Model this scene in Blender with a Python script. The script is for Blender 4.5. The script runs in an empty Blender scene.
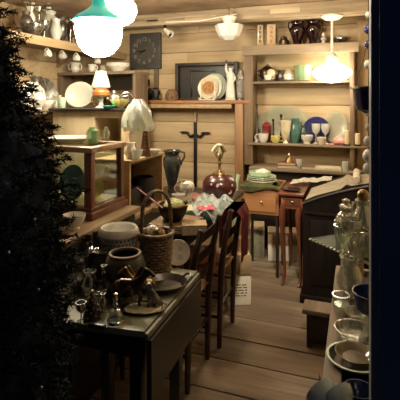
import bpy, bmesh, math, random
from mathutils import Vector, Matrix
R = math.radians
PI = math.pi
rnd = random.Random(7)
SC = bpy.context.scene
COL = SC.collection

# ------------------------------------------------------------------ measuring helpers
FPX, CX, CY, EYE, YAW = 430.0, 200.0, 100.0, 1.5, R(20)
FW = Vector((-math.sin(YAW), math.cos(YAW), 0)); RT = Vector((math.cos(YAW), math.sin(YAW), 0))
def P(px, py, D):
    v = FW * D + RT * ((px - CX) / FPX * D); v.z = EYE + (CY - py) / FPX * D; return v
def on(px, D, z):
    v = P(px, 100, D); v.z = z + .0015; return v
def ony(px, y, z):
    t = (px - CX) / FPX; D = y / (FW.y + t * RT.y); return on(px, D, z)
def Pz(px, py, z): return P(px, py, (EYE - z) * FPX / (py - CY))

# ------------------------------------------------------------------ materials
def new_mat(name):
    m = bpy.data.materials.new(name); m.use_nodes = True
    nt = m.node_tree; nt.nodes.clear()
    return m, nt, nt.nodes, nt.links
def principled(nt):
    o = nt.nodes.new('ShaderNodeOutputMaterial'); b = nt.nodes.new('ShaderNodeBsdfPrincipled')
    nt.links.new(b.outputs[0], o.inputs[0]); return b
def mat(name, col, rough=.5, metal=0., var=.18, scale=30, bump=.0, col2=None, coat=0., spec=.5):
    m, nt, N, L = new_mat(name); b = principled(nt)
    tc = N.new('ShaderNodeTexCoord'); nz = N.new('ShaderNodeTexNoise'); nz.inputs['Scale'].default_value = scale
    nz.inputs['Detail'].default_value = 4
    L.new(tc.outputs['Object'], nz.inputs['Vector'])
    cr = N.new('ShaderNodeValToRGB'); e = cr.color_ramp.elements
    c2 = col2 or tuple(c * (1 - var * 1.6) for c in col)
    e[0].position = .35; e[0].color = (*c2, 1); e[1].position = .62; e[1].color = (*col, 1)
    L.new(nz.outputs['Fac'], cr.inputs[0]); L.new(cr.outputs[0], b.inputs['Base Color'])
    b.inputs['Roughness'].default_value = rough; b.inputs['Metallic'].default_value = metal
    b.inputs['Coat Weight'].default_value = coat; b.inputs['Specular IOR Level'].default_value = spec
    if bump:
        bp = N.new('ShaderNodeBump'); bp.inputs['Strength'].default_value = bump; bp.inputs['Distance'].default_value = .01
        L.new(nz.outputs['Fac'], bp.inputs['Height']); L.new(bp.outputs[0], b.inputs['Normal'])
    return m
def wood(name, c1, c2, axis='X', rough=.6, grain=14, island=.0, bump=.15, stain=.0, coat=0.):
    m, nt, N, L = new_mat(name); b = principled(nt)
    tc = N.new('ShaderNodeTexCoord'); mp = N.new('ShaderNodeMapping')
    s = [grain] * 3; s['XYZ'.index(axis)] = grain * .07
    mp.inputs['Scale'].default_value = s
    geo = N.new('ShaderNodeNewGeometry')
    add = N.new('ShaderNodeVectorMath'); add.operation = 'MULTIPLY_ADD'
    L.new(geo.outputs['Random Per Island'], add.inputs[0]); add.inputs[1].default_value = (9, 7, 5)
    L.new(tc.outputs['Object'], add.inputs[2]); L.new(add.outputs[0], mp.inputs['Vector'])
    nz = N.new('ShaderNodeTexNoise'); nz.inputs['Scale'].default_value = 1.6; nz.inputs['Detail'].default_value = 6
    nz.inputs['Roughness'].default_value = .65; nz.inputs['Distortion'].default_value = .4
    L.new(mp.outputs[0], nz.inputs['Vector'])
    cr = N.new('ShaderNodeValToRGB'); e = cr.color_ramp.elements
    e[0].position = .32; e[0].color = (*c1, 1); e[1].position = .66; e[1].color = (*c2, 1)
    L.new(nz.outputs['Fac'], cr.inputs[0]); out = cr.outputs[0]
    def mul(out, fac_out, lo, hi):
        mr = N.new('ShaderNodeMapRange'); mr.inputs['To Min'].default_value = lo; mr.inputs['To Max'].default_value = hi
        L.new(fac_out, mr.inputs['Value'])
        vm = N.new('ShaderNodeVectorMath'); vm.operation = 'SCALE'
        L.new(out, vm.inputs[0]); L.new(mr.outputs[0], vm.inputs['Scale']); return vm.outputs[0]
    if island: out = mul(out, geo.outputs['Random Per Island'], 1 - island, 1 + island * .3)
    if stain:
        n2 = N.new('ShaderNodeTexNoise'); n2.inputs['Scale'].default_value = 2.2; n2.inputs['Detail'].default_value = 5
        L.new(tc.outputs['Object'], n2.inputs['Vector']); out = mul(out, n2.outputs['Fac'], 1 - stain * 1.3, 1 + stain * .7)
    L.new(out, b.inputs['Base Color'])
    b.inputs['Roughness'].default_value = rough; b.inputs['Coat Weight'].default_value = coat; b.inputs['Coat Roughness'].default_value = .2
    bp = N.new('ShaderNodeBump'); bp.inputs['Strength'].default_value = bump; bp.inputs['Distance'].default_value = .008
    L.new(nz.outputs['Fac'], bp.inputs['Height']); L.new(bp.outputs[0], b.inputs['Normal'])
    return m
def glass(name, tint=(1, 1, 1), gloss=.12, rim=.6, rough=.05, white=0., wcol=(.8, .85, .8)):
    m, nt, N, L = new_mat(name)
    o = N.new('ShaderNodeOutputMaterial'); tr = N.new('ShaderNodeBsdfTransparent'); tr.inputs[0].default_value = (*tint, 1)
    gl = N.new('ShaderNodeBsdfGlossy'); gl.inputs['Roughness'].default_value = rough
    nz = N.new('ShaderNodeTexNoise'); nz.inputs['Scale'].default_value = 40
    lw = N.new('ShaderNodeLayerWeight'); lw.inputs[0].default_value = .35
    mr = N.new('ShaderNodeMapRange'); mr.inputs['To Min'].default_value = gloss; mr.inputs['To Max'].default_value = rim
    L.new(lw.outputs['Facing'], mr.inputs['Value'])
    bp = N.new('ShaderNodeBump'); bp.inputs['Strength'].default_value = .12; L.new(nz.outputs['Fac'], bp.inputs['Height']); L.new(bp.outputs[0], gl.inputs['Normal'])
    mx = N.new('ShaderNodeMixShader'); L.new(mr.outputs[0], mx.inputs[0]); L.new(tr.outputs[0], mx.inputs[1]); L.new(gl.outputs[0], mx.inputs[2])
    last = mx
    if white:
        df = N.new('ShaderNodeBsdfDiffuse'); df.inputs[0].default_value = (*wcol, 1)
        m2 = N.new('ShaderNodeMixShader'); m2.inputs[0].default_value = white
        L.new(mx.outputs[0], m2.inputs[1]); L.new(df.outputs[0], m2.inputs[2]); last = m2
    L.new(last.outputs[0], o.inputs[0]); return m
def glow(name, col, strength, base=(.9, .9, .88)):
    m, nt, N, L = new_mat(name); b = principled(nt)
    b.inputs['Base Color'].default_value = (*base, 1); b.inputs['Roughness'].default_value = .3
    b.inputs['Emission Color'].default_value = (*col, 1); b.inputs['Emission Strength'].default_value = strength
    return m

K = {}
K['wall'] = wood('pine_planks', (.46, .32, .17), (.68, .52, .31), 'X', .6, 9, .16, .12, .2)
K['floor'] = wood('floor_planks', (.155, .112, .078), (.32, .245, .165), 'X', .8, 9, .25, .3, .4)
K['ceil'] = mat('old_plaster', (.36, .24, .14), .9, 0, .25, 4, .2)
K['beam'] = wood('beam_wood', (.22, .15, .09), (.62, .50, .33), 'X', .8, 7, .2, .3, .35)
K['shelfwood'] = wood('grey_shelf_wood', (.17, .125, .085), (.31, .235, .155), 'X', .6, 12, .1, .15, .25)
K['postwood'] = wood('post_wood', (.13, .085, .055), (.25, .17, .10), 'Z', .6, 12, .1, .15, .2)
K['redwood'] = wood('mahogany', (.075, .020, .010), (.17, .05, .022), 'Z', .35, 12, 0, .08, .1, .3)
K['redwoodx'] = wood('mahogany_rail', (.08, .022, .011), (.17, .055, .024), 'X', .35, 12, 0, .08, .1, .3)
K['cedar'] = wood('cedar', (.28, .11, .04), (.48, .22, .085), 'X', .45, 10, .1, .1, .1, .2)
K['darkwood'] = wood('dark_wood', (.006, .004, .003), (.018, .011, .008), 'X', .45, 12, 0, .1, .1, .15)
K['darkwoodz'] = wood('dark_chair_wood', (.012, .005, .004), (.034, .013, .008), 'Z', .35, 12, 0, .08, .1, .3)
K['board'] = wood('brown_board', (.20, .13, .07), (.38, .27, .15), 'Y', .5, 9, .1, .1, .2)
K['palewood'] = wood('pale_wood', (.52, .40, .22), (.70, .57, .36), 'Z', .55, 9, .1, .08, .1)
K['boxwood'] = wood('tan_box_wood', (.38, .26, .13), (.58, .42, .23), 'Y', .55, 10, .1, .1, .1)
K['benchwood'] = wood('worn_bench_wood', (.13, .095, .065), (.27, .20, .14), 'Y', .7, 10, .1, .25, .3)
K['greentop'] = mat('green_painted_top', (.22, .23, .17), .38, 0, .25, 5, .05)
K['white'] = mat('white_china', (.78, .76, .70), .2, 0, .05, 20, coat=.4)
K['cream'] = mat('cream_china', (.74, .66, .46), .25, 0, .1, 25, coat=.3)
K['yellow'] = mat('yellow_china', (.74, .66, .22), .25, 0, .15, 25, coat=.3)
K['palegreen'] = mat('pale_green_china', (.42, .56, .38), .25, 0, .1, 20, coat=.3)
K['teal'] = mat('teal_green_china', (.055, .15, .125), .2, 0, .2, 20, coat=.4)
K['pink'] = mat('pink_china', (.70, .32, .28), .3, 0, .15, 20)
K['plum'] = mat('plum_glaze', (.012, .002, .005), .1, 0, .2, 20, coat=.6)
K['bluechina'] = mat('slate_blue_china', (.46, .56, .58), .22, 0, .15, 12, coat=.4)
K['cobalt'] = mat('cobalt_enamel', (.018, .03, .10), .18, 0, .1, 12, coat=.5)
K['cobaltglass'] = glass('cobalt_glass', (.18, .2, .55), .12, .5, .08, .4, (.04, .05, .22))
K['black'] = mat('black_metal', (.008, .008, .008), .35, .2, .1, 20)
K['iron'] = mat('wrought_iron', (.012, .010, .009), .5, .5, .2, 40, .1)
K['brass'] = mat('old_brass', (.42, .29, .11), .32, .9, .4, 25)
K['darkbrass'] = mat('dark_bronze', (.10, .07, .045), .3, .85, .45, 30)
K['silver'] = mat('tarnished_silver', (.55, .54, .50), .22, .95, .4, 30)
K['pewter'] = mat('pewter', (.25, .24, .22), .35, .85, .35, 25)
K['clear'] = glass('clear_glass', (.95, .97, .94), .10, .75, .05, .06)
K['shelfglass'] = glass('shelf_glass', (.80, .88, .76), .02, .10, .5, .06, (.3, .34, .25))
K['cutglass'] = glass('cut_glass', (.93, .94, .86), .30, .9, .06, .07, (.6, .58, .4))
K['cutglass'].node_tree.nodes['Bump'].inputs['Strength'].default_value = .8
K['pane'] = glass('pane_glass', (.93, .95, .9), .05, .35, .02)
K['greenglass'] = glass('pale_green_glass', (.75, .9, .72), .10, .5, .22, .4, (.4, .58, .36))
K['milk'] = mat('milk_glass', (.80, .79, .74), .25, 0, .04, 10, coat=.3)
K['frost'] = glass('frosted_glass', (.9, .92, .9), .10, .4, .2, .55, (.72, .72, .66))
K['wicker'] = mat('wicker', (.26, .17, .09), .6, 0, .45, 60, .3)
K['card'] = mat('cardboard', (.50, .37, .22), .8, 0, .08, 12)
K['cardwhite'] = mat('white_carton', (.85, .80, .68), .7, 0, .05, 12)
K['ink'] = mat('faded_ink', (.10, .08, .07), .7)
K['redink'] = mat('red_ink', (.45, .08, .05), .7)
K['linen'] = mat('linen', (.62, .54, .40), .85, 0, .18, 14, .15)
K['lace'] = mat('white_lace', (.84, .79, .66), .85, 0, .2, 40, .5)
K['redcloth'] = mat('burgundy_cloth', (.14, .008, .016), .7, 0, .4, 14, .2)
K['greencloth'] = mat('olive_cloth', (.13, .14, .055), .85, 0, .3, 10, .2)
K['rush'] = mat('woven_rush', (.45, .25, .09), .7, 0, .4, 70, .4)
K['cream_wax'] = mat('cream_wax', (.72, .58, .36), .45, 0, .05, 10)
K['redwax'] = mat('red_wax', (.20, .02, .018), .4, 0, .2, 20)
K['book1'] = mat('brown_bookcloth', (.20, .12, .07), .7, 0, .2, 30)
K['book2'] = mat('tan_bookcloth', (.34, .23, .12), .7, 0, .12, 20)
K['book3'] = mat('red_bookcloth', (.22, .04, .03), .6, 0, .2, 30)
K['paper'] = mat('page_edges', (.6, .52, .36), .8, 0, .15, 90)
K['yarn'] = mat('pale_green_yarn', (.62, .64, .34), .9, 0, .2, 40, .4)
K['pinkcloth'] = mat('pink_paper', (.62, .26, .24), .7, 0, .2, 18, .1)
K['fur'] = mat('brown_fur', (.26, .15, .08), .95, 0, .5, 45, .8)
K['skin'] = mat('doll_porcelain', (.72, .55, .42), .35, 0, .08, 20)
K['slate'] = mat('slate_clock_face', (.05, .048, .045), .6, 0, .2, 16)
K['numeral'] = mat('clock_numerals', (.34, .31, .27), .6)
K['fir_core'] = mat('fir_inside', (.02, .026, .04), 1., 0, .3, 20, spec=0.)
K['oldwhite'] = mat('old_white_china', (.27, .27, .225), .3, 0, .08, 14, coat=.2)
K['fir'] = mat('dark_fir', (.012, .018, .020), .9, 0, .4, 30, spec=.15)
K['navy'] = mat('dark_navy_paint', (.05, .085, .10), .6, 0, .2, 4)
K['jamb'] = mat('grey_jamb_edge', (.16, .17, .17), .5, 0, .2, 6)
K['orange'] = mat('amber_glaze', (.42, .16, .04), .3, 0, .3, 20, coat=.3)
K['tealshade'] = glow('teal_glass_shade', (.0, .55, .50), .42, (.02, .45, .42))
K['bulbglass'] = glow('lit_milk_glass', (1, .84, .60), 70)
K['bulbglass2'] = glow('lit_pendant_glass', (1, .82, .56), 25)
K['lampwhite'] = mat('white_enamel', (.85, .83, .76), .3, 0, .03, 8)
K['fabric_floral'] = None

def floral(name, base, blobs, scale):
    m, nt, N, L = new_mat(name); b = principled(nt); b.inputs['Roughness'].default_value = .85
    tc = N.new('ShaderNodeTexCoord'); v = N.new('ShaderNodeTexVoronoi'); v.inputs['Scale'].default_value = scale
    L.new(tc.outputs['Object'], v.inputs['Vector'])
    sep = N.new('ShaderNodeSeparateColor'); L.new(v.outputs['Color'], sep.inputs[0])
    cr = N.new('ShaderNodeValToRGB'); cr.color_ramp.interpolation = 'CONSTANT'; e = cr.color_ramp.elements
    e[0].position = 0; e[0].color = (*blobs[0], 1); e[1].position = 1 / len(blobs); e[1].color = (*blobs[1], 1)
    for i in range(2, len(blobs)):
        q = e.new(i / len(blobs)); q.color = (*blobs[i], 1)
    L.new(sep.outputs[0], cr.inputs[0])
    mr = N.new('ShaderNodeMapRange'); mr.inputs['From Min'].default_value = .35; mr.inputs['From Max'].default_value = .5
    L.new(v.outputs['Distance'], mr.inputs['Value'])
    mx = N.new('ShaderNodeMix'); mx.data_type = 'RGBA'; L.new(mr.outputs[0], mx.inputs[0]); L.new(cr.outputs[0], mx.inputs[6]); mx.inputs[7].default_value = (*base, 1)
    L.new(mx.outputs[2], b.inputs['Base Color']); return m
K['floralcloth'] = floral('floral_cloth', (.50, .57, .55), [(.36, .52, .50), (.75, .75, .70), (.20, .32, .33), (.66, .70, .66)], 34)
K['jarglaze'] = floral('burgundy_floral_glaze', (.036, .004, .006), [(.036, .004, .006), (.55, .45, .40), (.036, .004, .006), (.05, .006, .008), (.45, .34, .32), (.036, .004, .006)], 30)
K['jarglaze'].node_tree.nodes['Principled BSDF'].inputs['Roughness'].default_value = .3
K['jarglaze'].node_tree.nodes['Principled BSDF'].inputs['Coat Weight'].default_value = .2
K['oldglass'] = glass('pressed_glass', (.93, .95, .88), .10, .5, .25, .30, (.58, .60, .48))
K['platedeco'] = floral('floral_plate', (.70, .68, .60), [(.70, .68, .60), (.50, .52, .42), (.70, .68, .60), (.60, .52, .42), (.70, .68, .60)], 30)

# ------------------------------------------------------------------ mesh helpers
def B(): return bmesh.new()
def box(bm, lo, hi, bev=0., M=None):
    lo, hi = Vector(lo), Vector(hi)
    r = bmesh.ops.create_cube(bm, size=1); vs = r['verts']
    for v in vs: v.co = Vector((lo.x + (v.co.x + .5) * (hi.x - lo.x), lo.y + (v.co.y + .5) * (hi.y - lo.y), lo.z + (v.co.z + .5) * (hi.z - lo.z)))
    if bev:
        es = list({e for v in vs for e in v.link_edges})
        rr = bmesh.ops.bevel(bm, geom=es, offset=bev, segments=2, affect='EDGES', profile=.5)
        vs = list({v for f in rr['faces'] for v in f.verts} | {v for v in vs if v.is_valid})
    if M is not None: bmesh.ops.transform(bm, matrix=M, verts=vs)
    return vs
def lathe(bm, prof, seg=24, M=None, ripple=None):
    rings = []; vs = []
    for r, z in prof:
        if r < 1e-5: ring = [bm.verts.new((0, 0, z))]
        else:
            ring = []
            for i in range(seg):
                a = 2 * PI * i / seg; k = ripple(a, z, r) if ripple else 1
                ring.append(bm.verts.new((r * k * math.cos(a), r * k * math.sin(a), z)))
        rings.append(ring); vs += ring
    for a, b in zip(rings, rings[1:]):
        if len(a) == 1 and len(b) == 1: continue
        for i in range(seg):
            j = (i + 1) % seg
            if len(a) == 1: f = (a[0], b[j], b[i])
            elif len(b) == 1: f = (a[i], a[j], b[0])
            else: f = (a[i], a[j], b[j], b[i])
            bm.faces.new(f)
    if M is not None: bmesh.ops.transform(bm, matrix=M, verts=vs)
    return vs
def hollow(prof, t=.003):
    out = [(0, prof[0][1])] + list(prof)
    inner = [(max(r - t, .0005), z) for r, z in reversed(prof) if z > prof[0][1] + t]
    out += inner + [(0, inner[-1][1] if inner else prof[0][1] + t)]
    return out
def tube(bm, pts, rad, seg=8, closed=False, M=None):
    pts = [Vector(p) for p in pts]; n = len(pts)
    rads = rad if isinstance(rad, (list, tuple)) else [rad] * n
    rings = []; prev = None; vs = []
    for i, p in enumerate(pts):
        a = pts[i - 1] if i > 0 else (pts[-1] if closed else p); b = pts[(i + 1) % n] if (i < n - 1 or closed) else p
        d = (b - a).normalized()
        if prev is None:
            up = Vector((0, 0, 1)) if abs(d.z) < .9 else Vector((1, 0, 0)); u = d.cross(up).normalized()
        else: u = (prev - d * prev.dot(d)).normalized()
        prev = u; w = d.cross(u)
        ring = [bm.verts.new(p + (u * math.cos(2 * PI * k / seg) + w * math.sin(2 * PI * k / seg)) * rads[i]) for k in range(seg)]
        rings.append(ring); vs += ring
    pr = list(zip(rings, rings[1:])) + ([(rings[-1], rings[0])] if closed else [])
    for a, b in pr:
        for k in range(seg): bm.faces.new((a[k], a[(k + 1) % seg], b[(k + 1) % seg], b[k]))
    if not closed:
        bm.faces.new(rings[0][::-1]); bm.faces.new(rings[-1])
    if M is not None: bmesh.ops.transform(bm, matrix=M, verts=vs)
    return vs
def ball(bm, c, r, sc=(1, 1, 1), seg=16, M=None):
    vs = bmesh.ops.create_uvsphere(bm, u_segments=seg, v_segments=max(6, seg * 2 // 3), radius=r)['verts']
    for v in vs: v.co = Vector((v.co.x * sc[0], v.co.y * sc[1], v.co.z * sc[2])) + Vector(c)
    if M is not None: bmesh.ops.transform(bm, matrix=M, verts=vs)
    return vs
def grid(bm, fn, nu, nv, thick=0.):
    vs = [[bm.verts.new(fn(i / nu, j / nv)) for j in range(nv + 1)] for i in range(nu + 1)]
    for i in range(nu):
        for j in range(nv): bm.faces.new((vs[i][j], vs[i + 1][j], vs[i + 1][j + 1], vs[i][j + 1]))
    if thick:
        fs = bm.faces[:]
        bmesh.ops.solidify(bm, geom=fs, thickness=thick)
def prism(bm, poly, z0, z1, bev=0.):
    a = [bm.verts.new((x, y, z0)) for x, y in poly]; b = [bm.verts.new((x, y, z1)) for x, y in poly]; n = len(poly)
    bm.faces.new(a[::-1]); bm.faces.new(b)
    for i in range(n): bm.faces.new((a[i], a[(i + 1) % n], b[(i + 1) % n], b[i]))
def arc(c, r, a0, a1, n, ax='XZ', sy=1.):
    out = []
    for i in range(n + 1):
        a = a0 + (a1 - a0) * i / n; u, v = r * math.cos(a), r * sy * math.sin(a)
        out.append({'XZ': (c[0] + u, c[1], c[2] + v), 'YZ': (c[0], c[1] + u, c[2] + v), 'XY': (c[0] + u, c[1] + v, c[2])}[ax])
    return out
def M(name, bm, m, parent=None, smooth=True, ang=38):
    bmesh.ops.recalc_face_normals(bm, faces=bm.faces[:])
    if smooth:
        for f in bm.faces: f.smooth = True
        for e in bm.edges:
            if len(e.link_faces) == 2 and e.calc_face_angle(0) > R(ang): e.smooth = False
    me = bpy.data.meshes.new(name); bm.to_mesh(me); bm.free(); me.materials.append(K[m] if isinstance(m, str) else m)
    o = bpy.data.objects.new(name, me); COL.objects.link(o)
    if parent is not None: o.parent = parent
    return o
def tag(o, label, cat, group=None):
    o['label'] = label; o['category'] = cat
    if group: o['group'] = group
    return o
def struct(o): o['kind'] = 'structure'; return o
def T(name, label, cat, loc=(0, 0, 0), rz=0., group=None, rot=None):
    o = bpy.data.objects.new(name, None); COL.objects.link(o); o.location = loc
    o.rotation_euler = rot if rot is not None else (0, 0, rz); o.empty_display_size = .05
    return tag(o, label, cat, group)
def S(name, label, cat, bm, m, loc=(0, 0, 0), rz=0., group=None, rot=None, ang=38):
    o = M(name, bm, m, None, ang=ang); o.location = loc; o.rotation_euler = rot if rot is not None else (0, 0, rz)
    return tag(o, label, cat, group)
def dup(root, loc, rz=None, label=None, scale=None, mats=None, rot=None):
    r = root.copy(); COL.objects.link(r); r.location = loc
    if rz is not None: r.rotation_euler = (0, 0, rz)
    if rot is not None: r.rotation_euler = rot
    if scale is not None: r.scale = (scale,) * 3 if not isinstance(scale, tuple) else scale
    if label: r['label'] = label
    for ch in list(root.children):
        c = ch.copy(); COL.objects.link(c); c.parent = r
        for g in list(ch.children):
            d = g.copy(); COL.objects.link(d); d.parent = c
    return r
def skin(pts, edges, rads, sub=2, root=0):
    me = bpy.data.meshes.new('tmp'); me.from_pydata([Vector(p) for p in pts], edges, [])
    o = bpy.data.objects.new('tmp', me); COL.objects.link(o)
    sm = o.modifiers.new('s', 'SKIN'); ss = o.modifiers.new('u', 'SUBSURF'); ss.levels = sub; ss.render_levels = sub
    for v, r in zip(me.skin_vertices[0].data, rads):
        v.radius = (r, r) if not isinstance(r, tuple) else r; v.use_root = False
    me.skin_vertices[0].data[root].use_root = True
    dg = bpy.context.evaluated_depsgraph_get(); dg.update()
    m2 = bpy.data.meshes.new_from_object(o.evaluated_get(dg))
    bm = bmesh.new(); bm.from_mesh(m2)
    bpy.data.objects.remove(o); bpy.data.meshes.remove(me); bpy.data.meshes.remove(m2)
    return bm
def text_bm(bm, s, size, Mx, depth=.001):
    cu = bpy.data.curves.new('tmp', 'FONT'); cu.body = s; cu.size = size; cu.align_x = 'CENTER'; cu.align_y = 'CENTER'; cu.extrude = depth
    o = bpy.data.objects.new('tmp', cu); COL.objects.link(o)
    dg = bpy.context.evaluated_depsgraph_get(); dg.update()
    me = bpy.data.meshes.new_from_object(o.evaluated_get(dg)); me.transform(Mx); bm.from_mesh(me)
    bpy.data.objects.remove(o); bpy.data.curves.remove(cu); bpy.data.meshes.remove(me)
STAND = Matrix.Rotation(R(90), 4, 'X')   # lathe axis +z -> -y

# ------------------------------------------------------------------ generic wares
def vessel(name, label, cat, loc, prof, m, t=.003, seg=24, group=None, rz=0., ripple=None, handle=None, hm=None, saucer=None, inner=True):
    bm = B(); lathe(bm, hollow(prof, t) if inner else [(0, prof[0][1])] + list(prof) + [(0, prof[-1][1])], seg, ripple=ripple)
    if handle is None and saucer is None:
        return S(name, label, cat, bm, m, loc, rz, group)
    root = T(name, label, cat, loc, rz, group); M('bowl' if cat != 'vase' else 'body', bm, m, root)
    for h in (handle or []):
        b2 = B(); tube(b2, h[0], h[1], 8); M('handle', b2, hm or m, root)
    if saucer:
        b2 = B(); lathe(b2, hollow([(saucer * .45, -.008), (saucer * .7, -.006), (saucer, .004)], .002), seg); M('saucer', b2, m, root)
    return root
def cup_prof(r, h): return [(r * .55, 0), (r * .6, h * .04), (r * .86, h * .3), (r * .97, h * .7), (r, h)]
def ear(r, h, side=1, w=.6):     # a cup handle in XZ
    return [(side * (r * .9), 0, h * .82), (side * (r * (1.1 + w * .5)), 0, h * .88), (side * (r * (1.1 + w)), 0, h * .62), (side * (r * (1.1 + w * .7)), 0, h * .35), (side * r * .86, 0, h * .24)]
def cup(name, label, loc, r, h, m, rz=0., group=None, saucer=None, side=1, cat='cup'):
    return vessel(name, label, cat, loc, cup_prof(r, h), m, .003, 20, group, rz, handle=[(ear(r, h, side), r * .1)], saucer=saucer)
def plate(name, label, loc, r, m, lean=14, rz=YAW, oval=1., group=None, deep=.14, cat='plate', dm=None):
    bm = B(); pr = [(0, 0), (r * .55, 0), (r * .68, r * deep * .5), (r, r * deep), (r * .99, r * deep + .004), (r * .66, r * deep * .5 + .005), (r * .54, .005), (0, .005)]
    Mx = Matrix.Translation((0, 0, r)) @ STAND @ Matrix.Diagonal((oval, 1, 1, 1))
    lathe(bm, pr, 36, Mx)
    o = S(name, label, cat, bm, m, loc, group=group, rot=(R(-lean), 0, rz)); return o
def flat_plate(name, label, loc, r, m, oval=1., rz=0., group=None, cat='plate', deep=.12, t=.005):
    bm = B(); pr = [(0, 0), (r * .55, 0), (r * .72, r * deep * .4), (r, r * deep), (r * .985, r * deep + t), (r * .7, r * deep * .4 + t), (r * .54, t), (0, t)]
    lathe(bm, pr, 36, Matrix.Diagonal((oval, 1, 1, 1))); return S(name, label, cat, bm, m, loc, rz, group)
def book(label, loc, w, d, h, m, rz=0., group=None):
    root = T('book', label, 'book', loc, rz, group)
    b = B(); box(b, (-w / 2, -d / 2, 0), (w / 2, d / 2, .003), 0); box(b, (-w / 2, -d / 2, h - .003), (w / 2, d / 2, h)); box(b, (-w / 2, -d / 2, .003), (-w / 2 + .003, d / 2, h - .003)); M('cover', b, m, root)
    b = B(); box(b, (-w / 2 + .003, -d / 2 + .003, .003), (w / 2 - .004, d / 2 - .003, h - .003)); M('pages', b, 'paper', root)
    return root
# ------------------------------------------------------------------ camera
cd = bpy.data.cameras.new('camera'); cam = bpy.data.objects.new('camera', cd); COL.objects.link(cam)
cam.location = (0, 0, EYE); cam.rotation_euler = (R(90), 0, YAW)
cd.sensor_fit = 'HORIZONTAL'; cd.sensor_width = 36; cd.lens = FPX / 400 * 36; cd.shift_y = -(200 - CY) / 400; cd.clip_start = .02
SC.camera = cam

# ------------------------------------------------------------------ the room
XL, XR, YB, YF, ZC = -3.1, .55, 4.6, .86, 2.42
b = B(); y = YF; r0 = random.Random(3)
while y < YB:
    w = r0.uniform(.20, .30); x = XL
    cuts = [XL, r0.uniform(-2.4, -1.6), XR + .05]
    for xa, xb in zip(cuts, cuts[1:]):
        box(b, (xa + .002, y + .005, -.03), (xb - .002, min(y + w, YB + .1) - .005, r0.uniform(-.005, 0)), .003)
    y += w
box(b, (XL - .1, -1.5, -.08), (XR + .1, YB + .1, -.031))
struct(M('floor', b, 'floor'))
b = B(); z = 0; k = 0
while z < ZC:
    h = r0.uniform(.17, .25)
    cuts = [XL, r0.uniform(-2.2, -1.2), XR] if k % 2 else [XL, r0.uniform(-.9, -.3), XR]
    for xa, xb in zip(cuts, cuts[1:]): box(b, (xa + .001, YB - r0.uniform(0, .004), z + .003), (xb - .001, YB + .03, min(z + h, ZC) - .003), .003)
    z += h; k += 1
box(b, (XL - .1, YB + .03, -.05), (XR + .1, YB + .1, ZC + .1)); struct(M('wall_back', b, 'wall'))
def plank_wall(name, x, thick):
    b = B(); z = 0
    while z < ZC:
        h = r0.uniform(.18, .26); box(b, (min(x, x + thick * .3), YF, z + .002), (max(x, x + thick * .3), YB, min(z + h, ZC) - .002), .003); z += h
    box(b, (min(x + thick * .3, x + thick), YF - .1, -.05), (max(x + thick * .3, x + thick), YB + .1, ZC + .1)); struct(M(name, b, 'wall'))
plank_wall('wall_left', XL, -.1); plank_wall('wall_right', XR, .1)
b = B(); box(b, (XL - .1, YF - .1, ZC), (XR + .1, YB + .1, ZC + .08)); struct(M('ceiling', b, 'ceil'))
b = B(); box(b, (XL, 4.14, 2.295), (XR, 4.34, ZC), .012)
for i in range(7):
    q = r0.uniform(XL, XR - .5); box(b, (q, 4.130, 2.31 + r0.random() * .06), (q + r0.uniform(.2, .6), 4.141, 2.34 + r0.random() * .06), .004)
struct(M('ceiling_beam', b, 'beam'))
# front wall: the dark doorway we look through
XJ = ony(371, .755, 1).x + .012
b = B(); box(b, (XJ, .74, -.05), (XR + 1.4, .86, ZC + .3)); struct(M('wall_front', b, 'navy'))
b = B(); box(b, (XJ - .012, .755, -.03), (XJ + .004, .875, ZC)); struct(M('trim_1', b, 'jamb'))
b = B(); box(b, (XL - .6, .74, -.05), (-1.66, .86, ZC + .3)); struct(M('wall_front_left', b, 'navy'))
b = B(); box(b, (-1.66, .74, 2.26), (XJ, .86, ZC + .3)); struct(M('wall_front_top', b, 'navy'))
# upright boards at the right end of the back wall
b = B()
for i, xa in enumerate((.0, .12, .25, .39)): box(b, (xa + .003, YB - .022, 0), (xa + .118, YB - .005, 2.3), .004)
struct(M('trim_2', b, wood('upright_boards', (.42, .28, .14), (.66, .50, .29), 'Z', .6, 9, .2, .1, .2)))

# ------------------------------------------------------------------ lamps
def pend_common(root, z0, z1, m='brass', r=.006):
    b = B(); tube(b, [(0, 0, z0), (0, 0, z1)], r, 8); M('rod', b, m, root)
# teal hanging lamp
L1 = P(99, 10, 3.0)
root = T('pendant_lamp', 'lit hanging lamp with teal green glass shade over a bright milk glass bowl', 'lamp', (L1.x, L1.y, 1.80))
b = B(); lathe(b, hollow([(.02, .47), (.045, .40), (.05, .36), (.085, .325), (.15, .285), (.178, .255), (.182, .248)][::-1], .004)[1:-1], 36); M('shade', b, 'tealshade', root)
b = B(); lathe(b, [(0, 0), (.05, .004), (.10, .03), (.142, .085), (.158, .15), (.160, .24), (.0, .243)], 32); M('glass_bowl', b, 'bulbglass', root)
b = B(); lathe(b, [(0, .46), (.03, .46), (.03, .50), (.016, .53), (0, .53)], 20); M('fitter', b, 'brass', root)
pend_common(root, .53, ZC - 1.80)
# second globe
L2 = P(121, 10, 3.25)
root = T('pendant_lamp', 'lit round white glass globe hanging right behind the teal lamp', 'lamp', (L2.x, L2.y, L2.z - .12))
b = B(); lathe(b, [(0, 0), (.05, .01), (.095, .045), (.118, .10), (.115, .15), (.085, .2), (.045, .225), (0, .226)], 28); M('globe', b, 'bulbglass', root)
b = B(); lathe(b, [(0, .222), (.05, .222), (.045, .26), (0, .265)], 20); M('fitter', b, 'brass', root)
pend_common(root, .26, ZC - root.location.z)
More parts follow.
